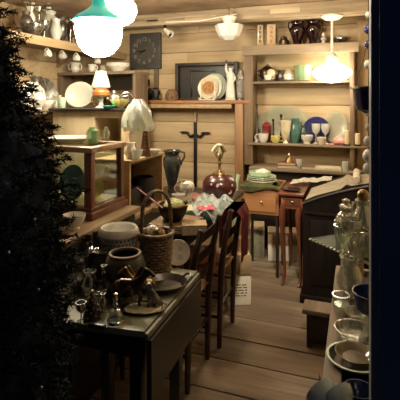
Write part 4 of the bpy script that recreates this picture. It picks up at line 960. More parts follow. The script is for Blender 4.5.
def gc(u, v):
    x = -.94 + u * .33; yy = 3.56 + v * .28
    z = WZ + .016 + .006 * math.sin(u * 20 + v * 7) + .004 * math.sin(v * 23)
    if u > .78: z = min(z, WZ + .012) - 0
    if v < .25: yy = 3.578 - .002 * math.sin(u * 25); z = WZ + .01 - (.25 - v) * .14 * (1 + .6 * math.sin(u * 6))
    return (x, yy, z)
grid(b, gc, 40, 20, .003)
S('cloth', 'olive green cloth draped over front edge of the orange desk', 'cloth', b, 'greencloth')
flat_plate('dish', 'dark glossy oval dish on green cloth beside white lace', Vector((-.50, 3.56, RZ_ + .002)), .065, 'plum', 1.35, R(-8), None, 'dish', .25)
book('dark red book lying flat on back counter behind green plates', tuple(ony(288, 4.31, .8255)), .20, .12, .03, 'book3', R(4))
book('second dark red book lying on the flat red book', tuple(ony(287.5, 4.31, .8565)), .18, .11, .026, 'book3', R(-3))
b = B()
def lc(u, v):
    x = -.54 + u * .34; yy = 3.735 + v * .21; return (x, yy, max(RZ_, prof(max(x, TX0))) + .022 + .03 * math.sin(u * PI) + .008 * math.sin(u * 24 + v * 8) * math.sin(v * 15) + .004 * math.sin(v * 31))
grid(b, lc, 36, 36, .003); S('lace_cloth', 'crumpled white lace cloth heaped between small red table and dark chest lid', 'cloth', b, 'lace')
# long shelf-like box below lower shelf
b = B(); box(b, (-.93, 4.28, WZ - .09), (-.05, 4.36, WZ + .085), .004); 
root = T('back_counter', 'low wooden counter ledge along wall under the dish shelves', 'counter', (-.5, 4.42, 0))
b2 = b; b2.free()
b = B(); box(b, (-1.02, 4.24, .795), (.12, 4.58, .825), .004); M('top', rel(b, root), 'shelfwood', root)
b = B(); box(b, (-1.0, 4.30, 0), (.1, 4.57, .794)); M('carcass', rel(b, root), 'darkwood', root)
root = T('brass_bell', 'small brass hand bell standing on two red books under shelves', 'bell', ony(289, 4.31, .8835))
b = B(); lathe(b, hollow([(.042, 0), (.036, .015), (.028, .04), (.014, .055), (0.004, .058)], .003)[1:], 20); M('bell', b, 'brass', root)
b = B(); lathe(b, [(0, .056), (.006, .056), (.012, .07), (.006, .085), (0, .088)], 12); M('handle', b, 'cream', root)
book('brown book lying on back counter right of the red books', tuple(ony(309, 4.31, .8255)), .15, .11, .028, 'book1', R(5))
root = T('glass_tray', 'pale framed glass tray lying near white lace on the counter', 'tray', tuple(ony(328, 4.31, .827)), R(4))
b = B()
for lo_, hi_ in (((-.12, -.06, 0), (.12, -.05, .03)), ((-.12, .05, 0), (.12, .06, .03)), ((-.12, -.05, 0), (-.11, .05, .03)), ((.11, -.05, 0), (.12, .05, .03))): box(b, lo_, hi_, .002)
M('frame', b, 'cream', root)
b = B(); box(b, (-.11, -.05, .002), (.11, .05, .006)); M('bottom', b, 'frost', root)
for i, (px, y) in enumerate(((299, 4.29), (345, 4.29))):
    V('tumbler', ['clear tumbler on back counter between red books and brown book', 'clear tumbler on back counter right of the framed glass tray'][i], 'glass', ony(px, y, .825), TUMB, .028, .09, 'frost')
# leaning walking stick
b = B(); e0 = Vector((-.985, 3.49, .012)); e1 = Vector((-.965, 3.585, .80)); tube(b, [e0, e0.lerp(e1, .5), e1, e1 + Vector((.01, .01, .06))], [.009, .012, .014, .02], 10)
S('walking_stick', 'pale greenish walking stick leaning against the orange desk', 'stick', b, 'palegreen')
# ------------------------------------------------------------------ on the dining table
root = T('amphora_vase', 'dark blue grey two-handled amphora vase standing on dining table', 'vase', on(172, 3.50, DZ), YAW)
b = B(); lathe(b, hollow([(.034, 0), (.036, .01), (.030, .03), (.045, .10), (.066, .19), (.078, .245), (.070, .275), (.055, .295), (.055, .305), (.072, .335), (.07, .34)], .004), 28); M('body', b, mat('slate_glaze', (.030, .036, .038), .25, .2, .3, 18, coat=.3), root)
for s in (-1, 1):
    b = B(); tube(b, [(s * .066, 0, .327), (s * .10, 0, .322), (s * .102, 0, .285), (s * .078, 0, .245), (s * .074, 0, .22)], .008, 8); M('handle', b, mat('slate_glaze_handle', (.05, .055, .055), .3, .2), root)
# ginger jar lamp
gj = on(219.5, 3.24, DZ)
root = T('jar_lamp', 'round burgundy floral jar lamp base with brass bulb fitting', 'lamp', gj)
b = B(); lathe(b, [(0, 0), (.075, 0), (.082, .008), (.108, .035), (.130, .085), (.127, .13), (.102, .17), (.06, .19), (.048, .196), (0, .196)], 40); M('jar', b, 'jarglaze', root)
b = B(); lathe(b, [(0, .194), (.05, .195), (.045, .206), (.018, .213), (.010, .23), (.009, .26), (.017, .275), (.011, .29), (.010, .32), (.018, .335), (.01, .35), (0, .35)], 18); M('stem', b, 'brass', root)
b = B()
for s in (-1, 1):
    tube(b, [(0, 0, .30), (s * .022, -.006, .318), (s * .028, -.008, .345), (s * .012, -.004, .36)], .006, 6)
tube(b, [(0, 0, .345), (0, 0, .40)], .008, 8); M('cluster_frame', b, 'brass', root)
for s, an in ((-1, 215), (1, 150), (.3, 172)):
    b = B(); lathe(b, hollow([(.013, 0), (.017, .02), (.017, .055)], .002), 14, Matrix.Translation((s * .018, -.01 * abs(s), .405)) @ Matrix.Rotation(R(an), 4, 'Y')); M('socket', b, 'cream' if s != 1 else 'brass', root)
b = B(); lathe(b, [(0, .395), (.022, .398), (.026, .41), (.016, .42), (0, .421)], 14); M('finial', b, 'cream', root)
# doll head and wreath
root = T('wreath', 'small dark twig wreath lying around the porcelain doll head', 'wreath', on(182, 3.42, DZ + .045), 0, rot=(R(62), 0, YAW))
b = B()
for k in range(3): tube(b, [((.055 + .004 * math.sin(i * 1.3 + k)) * math.cos(i * PI / 10), (.055 + .004 * math.cos(i * 1.7 + k)) * math.sin(i * PI / 10), .006 * math.sin(i * 1.1 + k * 2)) for i in range(20)], .006, 6, True)
M('twigs', b, 'wicker', root)
b = B(); r2 = random.Random(4)
for i in range(26):
    a = r2.uniform(0, 2 * PI); ball(b, (.056 * math.cos(a), .056 * math.sin(a), r2.uniform(-.008, .012)), .009, (1, 1, .6), 6)
M('berries', b, 'darkbrass', root)
dh = on(188.5, 3.32, DZ)
root = T('doll', 'porcelain doll head with pale bonnet lying among the table clutter', 'doll', dh, YAW)
bb = skin([(0, 0, .015), (0, 0, .04), (0, -.004, .07), (0, -.008, .085)], [(0, 1), (1, 2), (2, 3)], [.045, .022, .034, .03]); M('head', bb, 'skin', root)
b = B(); ball(b, (0, -.042, .072), .006, seg=8); M('nose', b, 'skin', root)
for s in (-1, 1):
    b = B(); ball(b, (s * .013, -.036, .084), .004, seg=8); M('eye', b, 'black', root)
b = B(); ball(b, (0, -.038, .060), .006, (1.3, .5, .5), 8); M('mouth', b, 'redwax', root)
b = B(); lathe(b, [(.042, .05), (.046, .075), (.04, .10), (.022, .118), (0, .122)], 24, Matrix.Translation((0, .012, 0)), ripple=lambda a, z, r: 1 + .06 * math.sin(9 * a)); M('bonnet', b, 'lace', root)
b = B()
def pf(u, v):
    return ((u - .5) * .22, (v - .5) * .16, .02 + .035 * math.sin(u * PI) * math.sin(v * PI) + .010 * math.sin(u * 15 + v * 6))
grid(b, pf, 22, 18, .004); S('pink_cloth', 'rumpled pink cloth lying between the doll head and burgundy jar', 'cloth', b, 'pinkcloth', on(200, 3.20, DZ), YAW)
# bowl of yarn
yb = on(173, 2.52, DZ + .042)
root = T('bowl', 'deep dark iron bowl filled with pale green yarn on books', 'bowl', yb)
b = B(); lathe(b, hollow([(.05, 0), (.055, .01), (.075, .04), (.088, .085), (.092, .10)], .004), 32); M('bowl', b, 'iron', root)
b = B(); lathe(b, [(.0895, .092), (.094, .10), (.091, .104), (.087, .098), (.0895, .092)], 32); M('rim', b, 'brass', root)
root = T('yarn_ball', 'ball of pale yellow green yarn heaped in the dark bowl', 'yarn', yb + Vector((.005, 0, .062)))
b = B(); r2 = random.Random(9)
ball(b, (0, 0, .02), .062, (1, 1, .7), 20)
for k in range(16):
    ax = Vector((r2.gauss(0, 1), r2.gauss(0, 1), r2.gauss(0, 1))).normalized(); u = ax.orthogonal().normalized(); w = ax.cross(u)
    tube(b, [Vector((0, 0, .02)) + Vector((p.x, p.y, p.z * .7)) for p in [(u * math.cos(i * PI / 9) + w * math.sin(i * PI / 9)) * .064 for i in range(18)]], .003, 5, True)
M('strands', b, 'yarn', root)
# books under and beside the bowl
bk = on(171, 2.50, DZ)
book('brown book at the bottom of stack under the dark yarn bowl', bk, .26, .19, .022, 'book1', R(12), 'books stacked on the dining table')
book('tan book on top of stack under the dark yarn bowl', bk + Vector((.01, 0, .022)), .23, .17, .02, 'book2', R(2), 'books stacked on the dining table')
bk = on(194, 2.43, DZ)
book('thick tan book lying at table edge below the floral cloth', bk, .14, .11, .055, 'book2', R(24), 'books stacked on the dining table')
book('thin brown book beneath the rolled paper near yarn bowl', on(184, 2.62, DZ), .19, .15, .03, 'book1', R(-12), 'books stacked on the dining table')
book('cream covered book with pink page marks beside the floral cloth', on(190, 2.80, DZ), .18, .14, .05, 'cream', R(14), 'books stacked on the dining table')
for i, (px, D, z, w, m) in enumerate(((150, 2.95, 0, .18, 'book2'), (163, 3.15, 0, .2, 'book1'), (176, 3.0, 0, .22, 'book2'), (178, 2.98, .03, .17, 'book1'), (193, 3.02, 0, .18, 'book1'))):
    lb = ['tan book behind basket handle near the open chest', 'brown book lying in front of the amphora vase', 'wide tan book behind the dark yarn bowl, lower of two', 'brown book behind dark yarn bowl, upper of two', 'brown book lying in front of the pink cloth'][i]
    p = on(px, D, DZ + z); p.x = max(p.x, -1.20)
    book(lb, p, w, w * .7, .03, m, R(10 + 17 * i), 'books stacked on the dining table')
for i, (px, D, pr, r, h, m, lb) in enumerate(((163, 3.38, GOBLET, .035, .11, 'frost', 'clear stemmed glass at foot of the amphora vase, left side'), (178, 3.30, GOBLET, .03, .09, 'frost', 'clear stemmed glass at foot of the amphora vase, right side'), (189, 2.92, TUMB, .022, .12, 'clear', 'tall clear slim glass behind the yarn bowl'), (167, 3.22, BOWL, .05, .05, 'frost', 'shallow frosted bowl in front of amphora vase'))):
    nm = ['goblet', 'goblet', 'tumbler', 'bowl'][i]; p = on(px, D, DZ + (.03 if i in (2,) else 0)); p.x = max(p.x, -1.24)
    V(nm, lb, nm, p, pr, r, h, m)
b = B(); p0, p1 = P(137, 188, 2.50), P(151, 199, 2.46); tube(b, [p0, p0.lerp(p1, .5), p1, p1 + (p1 - p0) * .8], [.003, .005, .005, .004], 8)
S('knitting_needle', 'long pink knitting needle poking out beside the tan chest', 'needle', b, mat('pink_plastic', (.62, .28, .34), .3))
# floral cloth over the edge
b = B()
def fc(u, v):
    yy = 2.50 + u * .55; s = v * .33
    f = .012 * math.sin(u * 24) + .008 * math.sin(u * 43 + 1)
    if s < .20: x = -1.065 + s; z = DZ + .022 + .026 * abs(math.sin(u * 11 + v * 8)) + .010 * math.sin(v * 25 + u * 9) + .012
    else: x = -.86 + f * .7 + .02 + (s - .2) * .25; z = DZ + .022 - (s - .2) * .75 + f * .4
    return (x, yy, z)
grid(b, fc, 50, 30, .004); S('floral_cloth', 'grey blue floral cloth hanging over dining table edge', 'cloth', b, 'floralcloth')
root = T('silk_flower', 'pink silk flower lying on the grey blue floral cloth', 'flower', on(206, 2.74, DZ + .05))
b = B()
for k in range(6):
    a = k * PI / 3; ball(b, (.034 * math.cos(a), .034 * math.sin(a), .008 + .006 * (k % 2)), .028, (1, 1, .35), 10)
M('petals', b, mat('deep_pink_silk', (.55, .09, .13), .8), root)
b = B(); ball(b, (0, 0, .018), .012, (1, 1, .6), 8); M('centre', b, 'lace', root)

# ------------------------------------------------------------------ on the sideboard before the case
sbw = Pz(74, 226, SZ)
V('bowl', 'small white footed bowl on sideboard before the display case', 'bowl', (-1.30, 1.77, SZ), [(.5, 0), (.45, .08), (.4, .16), (.85, .5), (1, .9), (1, 1)], .055, .07, 'white')

# ------------------------------------------------------------------ on the green table
def g(px, D): 
    return on(px, D, GZ)
root = T('wicker_basket', 'brown wicker basket with tall arched handle on green table', 'basket', g(156.5, 1.98), R(50))
b = B(); H = .185
for i in range(14):
    z = .006 + i * H / 14; r = .058 + .015 * (i / 14) ** .8
    tube(b, [((r + .003 * (-1) ** (k + i)) * math.cos(k * PI / 15), (r + .003 * (-1) ** (k + i)) * math.sin(k * PI / 15), z) for k in range(30)], .0062, 6, True)
lathe(b, [(0, 0), (.056, 0), (.056, .008), (0, .008)], 24); lathe(b, [(.056, .01), (.070, H)], 30)
M('woven_body', b, 'wicker', root)
b = B(); tube(b, [(.076 * math.cos(k * PI / 18), .076 * math.sin(k * PI / 18), H + .004) for k in range(36)], .009, 8, True); M('rim', b, 'wicker', root)
b = B()
for o in (-.008, .008): tube(b, [(-.072, o, H * .6), (-.075, o, H + .02)] + arc((0, o, H + .10), .07, PI * .98, PI * .02, 14, sy=1.35) + [(.075, o, H + .02), (.072, o, H * .6)], .006, 8)
M('handle', b, 'wicker', root)
for i, (dx, dy, lb, m, r) in enumerate(((.02, -.02, 'dull brass ball inside the tall handled basket', 'brass', .032), (-.03, .02, 'white china egg inside the tall handled basket', 'white', .028))):
    b = B(); ball(b, (0, 0, r), r, (1, 1, 1.15 if i else 1), 16); S('ball' if i == 0 else 'egg', lb, 'ornament', b, m, g(156.5, 1.98) + Vector((dx, dy, H - .03)))
plate('plate', 'pale painted plate leaning behind the wicker basket at table end', Pz(179, 266, GZ) + Vector((-.005, .0, .002)), .060, 'platedeco', 16, R(28))
V('egg_cup', 'tiny white pot beside the wicker basket at table end', 'cup', Pz(176, 268, GZ) + Vector((-.06, -.03, 0)), JUG, .022, .12, 'white')
# pewter tray
tr = g(164, 1.83)
root = T('serving_tray', 'shallow oval pewter tray with raised ring handle on green table', 'tray', tr, R(35))
b = B(); lathe(b, hollow([(.06, 0), (.075, .006), (.092, .022), (.098, .027)], .003), 36, Matrix.Diagonal((1.05, .88, 1, 1))); M('dish', b, 'pewter', root)
b = B(); tube(b, arc((.088, 0, .022), .036, -PI * .55, PI * .55, 12, 'XY') , .005, 8, M=Matrix.Translation((.088, 0, .022)) @ Matrix.Rotation(R(-40), 4, 'Y') @ Matrix.Translation((-.088, 0, -.022))); M('handle', b, 'pewter', root)
# pierced white basket and dark pot
root = T('pierced_basket', 'white pierced china basket behind the dark brown pot', 'basket', g(119, 2.01))
pr = [(.060, 0), (.064, .006), (.062, .02), (.074, .10), (.083, .16), (.087, .185), (.083, .20)]
b = B(); lathe(b, hollow(pr, .005), 40); M('body', b, 'white', root)
b = B(); lathe(b, [(.085, .168), (.092, .176), (.091, .196), (.083, .207), (.076, .2), (.079, .175)], 40, ripple=lambda a, z, r: 1 + .015 * math.sin(16 * a)); M('rim', b, 'white', root)
b = B()
for row in range(6):
    z = .068 + row * .019; r = .0668 + (z - .02) * .152
    for k in range(30):
        a = (k + .5 * (row % 2)) * 2 * PI / 30; ball(b, (0, 0, 0), .0052, (.35, 1, 1.1), 6, Matrix.Rotation(a, 4, 'Z') @ Matrix.Translation((r, 0, z)))
M('pierced_holes', b, mat('dark_holes', (.10, .09, .05), .9), root)
root = T('pot', 'large dark brown stoneware pot in front of pierced basket', 'pot', g(125, 1.80))
b = B(); lathe(b, hollow([(.062, 0), (.072, .02), (.088, .06), (.088, .10), (.076, .14), (.06, .152)], .005), 32); M('body', b, mat('brown_stoneware', (.030, .021, .013), .55, 0, .3, 12), root)
b = B(); lathe(b, [(.058, .15), (.066, .152), (.067, .16), (.058, .162), (.058, .15)], 32); M('rim', b, 'book1', root)

HP = [(0, 0, .60), (.16, 0, .60), (.32, 0, .62), (.44, 0, .78), (.52, 0, .93), (.62, 0, .90), (.74, 0, .80), (-.16, 0, .60),
      (.30, .085, .50), (.33, .085, .27), (.30, .085, .05), (.33, .085, .0), (.30, -.085, .50), (.42, -.085, .33), (.36, -.085, .14), (.40, -.085, .10),
      (-.18, .09, .50), (-.12, .09, .34), (-.22, .09, .22), (-.18, .09, .0), (-.18, -.09, .50), (-.14, -.09, .34), (-.24, -.09, .22), (-.22, -.09, .0),
      (-.25, 0, .62), (-.34, 0, .50), (-.36, 0, .30), (.50, .035, 1.01), (.50, -.035, 1.01)]
HE = [(0, 1), (1, 2), (2, 3), (3, 4), (4, 5), (5, 6), (0, 7), (2, 8), (8, 9), (9, 10), (10, 11), (2, 12), (12, 13), (13, 14), (14, 15), (7, 16), (16, 17), (17, 18), (18, 19), (7, 20), (20, 21), (21, 22), (22, 23), (7, 24), (24, 25), (25, 26), (4, 27), (4, 28)]
HR = [.13, .135, .14, .10, .075, .06, .045, .14, .075, .04, .03, .035, .075, .04, .03, .035, .09, .06, .035, .035, .09, .06, .035, .035, .05, .05, .02, .018, .018]
def horse(label, loc, rz, size, m):
    root = T('horse_figurine', label, 'horse figurine', loc, rz, 'metal horse figurines on the green table')
    M('body', skin([Vector(p) * size for p in HP], HE, [r * size for r in HR]), m, root)
    b = B()
    for i in range(7):
        t = i / 6; p = Vector((.30 + .18 * t - .075, 0, .72 + .27 * t)) * size; ball(b, p, .045 * size, (1, .5, 1.3), 8)
    M('mane', b, m, root)
    return root
horse('large dark brass horse figurine standing before the dark pot', g(126, 1.655), R(12), .155, 'darkbrass')
horse('brighter brass horse figurine standing by the pewter tray', g(143, 1.70) , R(196), .135, 'brass')
horse('small dark horse figurine with head raised beside pierced basket', g(110, 1.70), R(150), .10, 'iron')
# seated dog figurine lit from behind
def dog(label, loc, rz, s, m, nm='dog_figurine', ears=1.):
    root = T(nm, label, nm.replace('_', ' '), loc, rz)
    M('body', skin([Vector(p) * s for p in ((-.25, 0, .2), (0, 0, .42), (.12, 0, .66), (.17, 0, .86), (.34, 0, .82), (.14, .1, .38), (.17, .1, .04), (.25, .1, .03), (.14, -.1, .38), (.17, -.1, .04), (.25, -.1, .03), (-.15, .16, .12), (.06, .18, .04), (-.15, -.16, .12), (.06, -.18, .04), (-.42, 0, .06), (-.58, .06, .08), (.12, .1, .98), (.12, -.1, .98))],
        [(0, 1), (1, 2), (2, 3), (3, 4), (2, 5), (5, 6), (6, 7), (2, 8), (8, 9), (9, 10), (0, 11), (11, 12), (0, 13), (13, 14), (0, 15), (15, 16), (3, 17), (3, 18)], [s * r for r in (.2, .19, .15, .14, .08, .08, .06, .06, .08, .06, .06, .13, .06, .13, .06, .06, .03, .05 * ears, .05 * ears)]), m, root)
    b = B(); ball(b, Vector((.42, 0, .84)) * s, .035 * s, seg=8); M('nose', b, 'black', root)
    for q in (-1, 1):
        b = B(); ball(b, Vector((.27, q * .075, .90)) * s, .025 * s, seg=8); M('eye', b, 'black', root)
    return root
dog('grey pewter seated dog figurine between oval pale-centred plate and tray', g(153, 1.66), R(215), .095, 'pewter')
dog('black and white cat figurine sitting beside the pierced basket', g(98, 1.90) + Vector((0, 0, .141)), R(250), .085, 'iron', 'cat_figurine', .8)
b = B(); box(b, (-.04, -.04, 0), (.04, .04, .13), .006); S('lacquer_tin', 'dark lacquer tin under the silver dish carrying the cat figurine', 'tin', b, 'darkbrass', g(98, 1.90), R(30))
b = B(); lathe(b, [(0, 0), (.02, .0), (.028, .03), (.022, .05), (0, .055)], 16)
# bell
root = T('glass_bell', 'small clear glass bell with twisted silver handle near table front', 'bell', g(115.5, 1.545))
b = B(); lathe(b, hollow([(.031, 0), (.030, .008), (.024, .03), (.018, .045), (.008, .05)], .002)[1:], 24); M('bell', b, 'clear', root)
b = B(); lathe(b, [(.0295, .001), (.0315, .001), (.031, .010), (.0285, .012), (.0295, .001)], 24); M('etched_rim', b, 'silver', root)
b = B(); lathe(b, [(0, .048), (.007, .05), (.005, .058), (.010, .066), (.005, .074), (.010, .084), (.006, .094), (.009, .102), (0, .108)], 14); M('handle', b, 'silver', root)
# doily plate
od = g(143, 1.64)
root = T('oval_plate', 'oval dark rimmed plate with pale centre at front edge of table', 'plate', od, R(24))
b = B(); lathe(b, [(0, 0), (.05, 0), (.075, .005), (.078, .009), (.072, .010), (.058, .004), (0, .0035)], 36, Matrix.Diagonal((1.15, .72, 1, 1))); M('rim', b, 'darkbrass', root)
b = B(); lathe(b, [(0, .004), (.06, .0045), (.062, .006), (0, .006)], 36, Matrix.Diagonal((1.15, .72, 1, 1)), ripple=lambda a, z, r: 1 + .03 * math.sin(12 * a)); M('pale_centre', b, 'cream', root)
b = B(); box(b, (-.033, -.009, 0), (.033, .009, .016), .004); S('small_case', 'small black oblong case at the front edge of green table', 'case', b, 'black', g(97, 1.505), R(4))
# dark pyramid tree ornament
root = T('cone_ornament', 'dark beaded cone ornament standing at left front of table', 'ornament', g(92, 1.575))
b = B(); lathe(b, [(0, 0), (.034, 0), (.034, .008), (.006, .10), (0, .104)], 20); M('cone', b, 'darkbrass', root)
b = B(); r2 = random.Random(8)
for i in range(46):
    t = i / 46; a = i * 2.4; r = .033 * (1 - t * .95) + .002; ball(b, (r * math.cos(a), r * math.sin(a), .01 + t * .09), .0042, seg=6)
M('beads', b, 'pewter', root)
# silver bits in the left half
def cream_j(name, label, cat, px, D, prof, r, h, m, **k): return V(name, label, cat, g(px, D), prof, r, h, m, **k)
sg = 'small silver pieces at the left of the green table'
for nm, lb, ct, px, D, pr, r, h, m in (
    ('goblet', 'small tarnished silver goblet on green table below the white footed bowl', 'goblet', 83, 1.86, GOBLET, .030, .13, 'silver'),
    ('candlestick', 'short silver candlestick on green table left of the brown pot', 'candlestick', 104, 1.74, STICK, .03, .13, 'silver'),
    ('sugar_bowl', 'low silver sugar bowl with wide rim, by fir branches on table', 'bowl', 77, 1.80, BOWL, .045, .06, 'silver'),
    ('salt_shaker', 'slim silver salt shaker on table between cone ornament and horses', 'shaker', 103, 1.62, VASE, .016, .07, 'silver'),
    ('cream_jug', 'small bulging silver jug on table behind the cone ornament', 'jug', 90, 1.76, JUG, .034, .10, 'silver'),
    ('goblet', 'tiny silver goblet at table left edge beside the fir tree', 'goblet', 81, 1.55, GOBLET, .02, .07, 'silver'),
    ('dish', 'flat round silver dish on the dark tin under cat figurine', 'dish', 98, 1.90, [(.5, 0), (.9, .5), (1, 1)], .052, .008, 'silver'),
    ('urn', 'dark pewter urn on green table between cat figurine and fir tree', 'urn', 86, 1.98, URN, .04, .17, 'darkbrass'),
    ('vase', 'dark bronze bud vase on table in front of the brown pot', 'vase', 116, 1.69, VASE, .02, .09, 'darkbrass')):
    V(nm, lb, ct, g(px, D) + Vector((0, 0, .131 if nm == 'dish' else 0)), pr, r, h, m, group=sg)
def bird(label, loc, rz, s, m):
    root = T('bird_figurine', label, 'bird figurine', loc, rz, 'metal bird figurines on the green table')
    M('body', skin([Vector(p) * s for p in ((0, 0, .45), (.2, 0, .55), (.32, 0, .75), (.42, 0, .78), (.52, 0, .76), (-.25, 0, .42), (-.55, 0, .46), (-.8, 0, .52), (0, .08, .25), (.02, .08, .03), (0, -.08, .25), (.02, -.08, .03))], [(0, 1), (1, 2), (2, 3), (3, 4), (0, 5), (5, 6), (6, 7), (0, 8), (8, 9), (0, 10), (10, 11)], [s * r for r in (.2, .18, .11, .08, .02, .16, .08, .06, .04, .03, .04, .03)]), m, root)
    b = B(); lathe(b, [(0, 0), (.25 * s, 0), (.24 * s, .05 * s), (0, .06 * s)], 16); M('base', b, m, root)
    for q in (-1, 1):
        b = B(); ball(b, Vector((-.08, q * .17, .48)) * s, .2 * s, (1.6, .3, .7), 10); M('wing', b, m, root)
bird('tarnished silver bird figurine on green table beside the silver candlestick', g(99, 1.685), R(20), .07, 'silver')
bird('dark bronze bird figurine with raised beak left of the dark brown pot', g(109, 1.80), R(40), .09, 'darkbrass')

# ------------------------------------------------------------------ glass stand on the bench, right
G1 = P(311, 238, 1.74); GS = G1.z
root = T('glass_shelf', 'scalloped edge glass corner shelf on thin metal posts over bench', 'shelf', (.10, 1.55, BT))
e = [Vector((G1.x, G1.y)), Vector(Pz(374, 264, GS).xy), Vector((.40, 1.36)), Vector((.40, 1.90)), Vector((G1.x + .12, 1.90))]
b = B(); prism(b, [(v.x, v.y) for v in e], GS - .008, GS); M('glass_plate', rel(b, root), 'shelfglass', root)
b = B()
d = (e[1] - e[0]); n = 16
for i in range(n + 1):
    p = e[0] + d * i / n; ball(b, (p.x, p.y, GS - .006), d.length / n * .52, (1, 1, .55), 10)
M('scalloped_rim', rel(b, root), mat('rim_glass_beads', (.36, .37, .26), .15, 0, .15, 30, coat=.4), root)
for xa, ya in ((.37, 1.40), (.37, 1.86), (.22, 1.87)):
    b = B(); tube(b, [(xa, ya, BT + .001), (xa, ya, GS - .009)], .006, 8); M('post', rel(b, root), 'pewter', root)
gz = GS
def q(px, D): return on(px, D, gz)
gl = 'glass jars on the scalloped shelf'
for nm, lb, ct, px, D, pr, r, h, m in (
    ('jar', 'pale amber lidded glass jar on the scalloped shelf, upper left', 'jar', 346, 1.68, JAR, .042, .135, 'cutglass'),
    ('decanter', 'clear cut glass decanter on scalloped shelf beside the door frame', 'decanter', 363, 1.62, VASE, .045, .18, 'cutglass'),
    ('tumbler', 'clear glass tumbler catching light at left of scalloped shelf', 'glass', 341, 1.62, TUMB, .026, .085, 'clear'),
    ('goblet', 'clear glass goblet standing in front of the amber glass jar', 'goblet', 351, 1.58, GOBLET, .036, .12, 'cutglass'),
    ('bowl', 'small cut glass bowl at the front of scalloped shelf', 'bowl', 357, 1.53, BOWL, .036, .045, 'cutglass'),
    ('jar', 'greenish glass jar on scalloped shelf right up against the door frame', 'jar', 368, 1.53, JAR, .034, .10, 'cutglass'),
    ('cruet', 'slim clear cruet between the amber jar and tall decanter', 'cruet', 355, 1.67, VASE, .022, .16, 'clear')):
    V(nm, lb, ct, q(px, D), pr, r, h, m, group=gl, seg=40, ripple=(lambda a, z, r: 1 + .035 * math.cos(10 * a) + .02 * math.cos(5 * a + z * 120)) if m == 'cutglass' else None)
b = B(); p = q(346, 1.68); lathe(b, [(0, 0), (.024, 0), (.026, .008), (.012, .018), (.016, .03), (0, .038)], 18); S('stopper', 'round knobbed glass stopper on top of the amber jar', 'stopper', b, 'cutglass', p + Vector((0, 0, .136)))
b = B(); p = q(363, 1.62); ball(b, (0, 0, .02), .022, (1, 1, 1), 14); S('stopper', 'pale amber ball stopper on the tall cut glass decanter', 'stopper', b, 'brass', p + Vector((0, 0, .179)))
V('lidded_box', 'small square-shouldered white tin at left end of scalloped shelf', 'tin', q(339, 1.72), TUMB, .018, .075, 'silver', inner=False)
# things on the bench
def bn(px, py): return Pz(px, py, BT)
vessel('pitcher', 'clear glass pitcher on bench under the scalloped shelf', 'pitcher', bn(350, 297), scaled(JUG, .062, .19), 'clear', .004, 28, None, R(60), handle=[(ear(.05, .19, -1, .5), .007)])
b = B(); box(b, (-.05, -.05, 0), (.05, .05, .20), .006); root = S('storage_tin', 'pale yellow tin standing on bench behind the glass pitcher', 'tin', b, mat('pale_yellow_tin', (.5, .42, .16), .4, 0, .3, 14), on(352, 2.24, BT), R(10))
V('tumbler', 'clear glass tumbler on bench left of the glass pitcher', 'glass', bn(341, 318), TUMB, .036, .10, 'clear')
V('bowl', 'cut glass bowl on bench in front of the glass pitcher', 'bowl', bn(356, 322), BOWL, .05, .045, 'cutglass')
V('saucepan', 'dark blue enamel pan with bright rim on bench by door frame', 'pan', on(373, 1.66, BT + .102), [(.7, 0), (.9, .15), (1, .7), (1.06, .93), (1.06, 1)], .072, .075, 'cobalt')
V('jar', 'pale glass jar on bench holding up the dark blue pan', 'jar', on(373, 1.66, BT), TUMB, .05, .10, 'cutglass', inner=False)
for i, (px, D, r, m, lean, lb) in enumerate(((353, 1.62, .085, 'cutglass', 0, 'clear ribbed glass bowl, rearmost of the dishes on the bench'),)):
    V('bowl', lb, 'bowl', on(px, D, BT), [(.5, 0), (.55, .05), (.85, .5), (1, 1)], r * .8, .06, m, ripple=lambda a, z, r: 1 + .03 * math.cos(14 * a), seg=42)
b0 = on(354, 1.475, BT)
root = T('glass_platter', 'wide glass platter with pale green rim on bench edge', 'platter', b0, R(10))
b = B(); lathe(b, hollow([(.045, 0), (.055, .006), (.072, .022), (.086, .036)], .004), 40); M('dish', b, mat('smoky_glass_dish', (.13, .11, .08), .15, 0, .2, 10, coat=.5), root)
b = B(); lathe(b, [(.083, .034), (.090, .036), (.091, .041), (.084, .041), (.083, .034)], 40); M('rim', b, 'palegreen', root)
root = T('glass_platter', 'shallow brownish glass plate nested in green rimmed platter', 'plate', b0 + Vector((.004, .01, .026)), R(10))
b = B(); lathe(b, hollow([(.035, 0), (.045, .005), (.062, .02), (.068, .024)], .003), 36); M('dish', b, mat('brown_glass_dish', (.16, .12, .08), .15, 0, .2, 10, coat=.5), root)
bc = 'slate blue bowls stacked on their sides at bench front'
BBM = B(); lathe(BBM, hollow([(.026, 0), (.028, .004), (.042, .012), (.052, .032), (.055, .045)], .004), 36)
o = S('bowl', 'slate blue bowl tipped on bench front edge, leftmost of three', 'bowl', BBM, 'bluechina', on(328, 1.235, BT + .05), group=bc, rot=(R(-68), 0, R(46)))
o.scale = (.86,) * 3
o2 = o.copy(); COL.objects.link(o2); o2.location = on(345, 1.215, BT + .05); o2.rotation_euler = (R(-66), 0, R(40)); o2['label'] = 'slate blue bowl tipped on bench front edge, middle of three'
o3 = o.copy(); COL.objects.link(o3); o3.location = on(343, 1.12, BT); o3.rotation_euler = (R(180), 0, 0); o3['label'] = 'slate blue bowl turned upside down, nearest on bench'
o3.location.z = BT + .0402
V('bowl', 'dark blue bowl beside the tipped slate bowls by door frame', 'bowl', on(359, 1.28, BT), BOWL, .045, .06, 'cobalt')
b = B()
def rb(u, v): return (.0 - .006 + .004 * math.sin(v * 9), u * .05, -v * .16 + .004 * math.sin(u * 20))
grid(b, rb, 6, 12, .003); S('hanging_ribbon', 'red ribbon hanging over worn bench edge near blue bowls', 'ribbon', b, mat('red_ribbon', (.28, .012, .012), .6), (BX0 - .004, 1.42, BZ - .005))
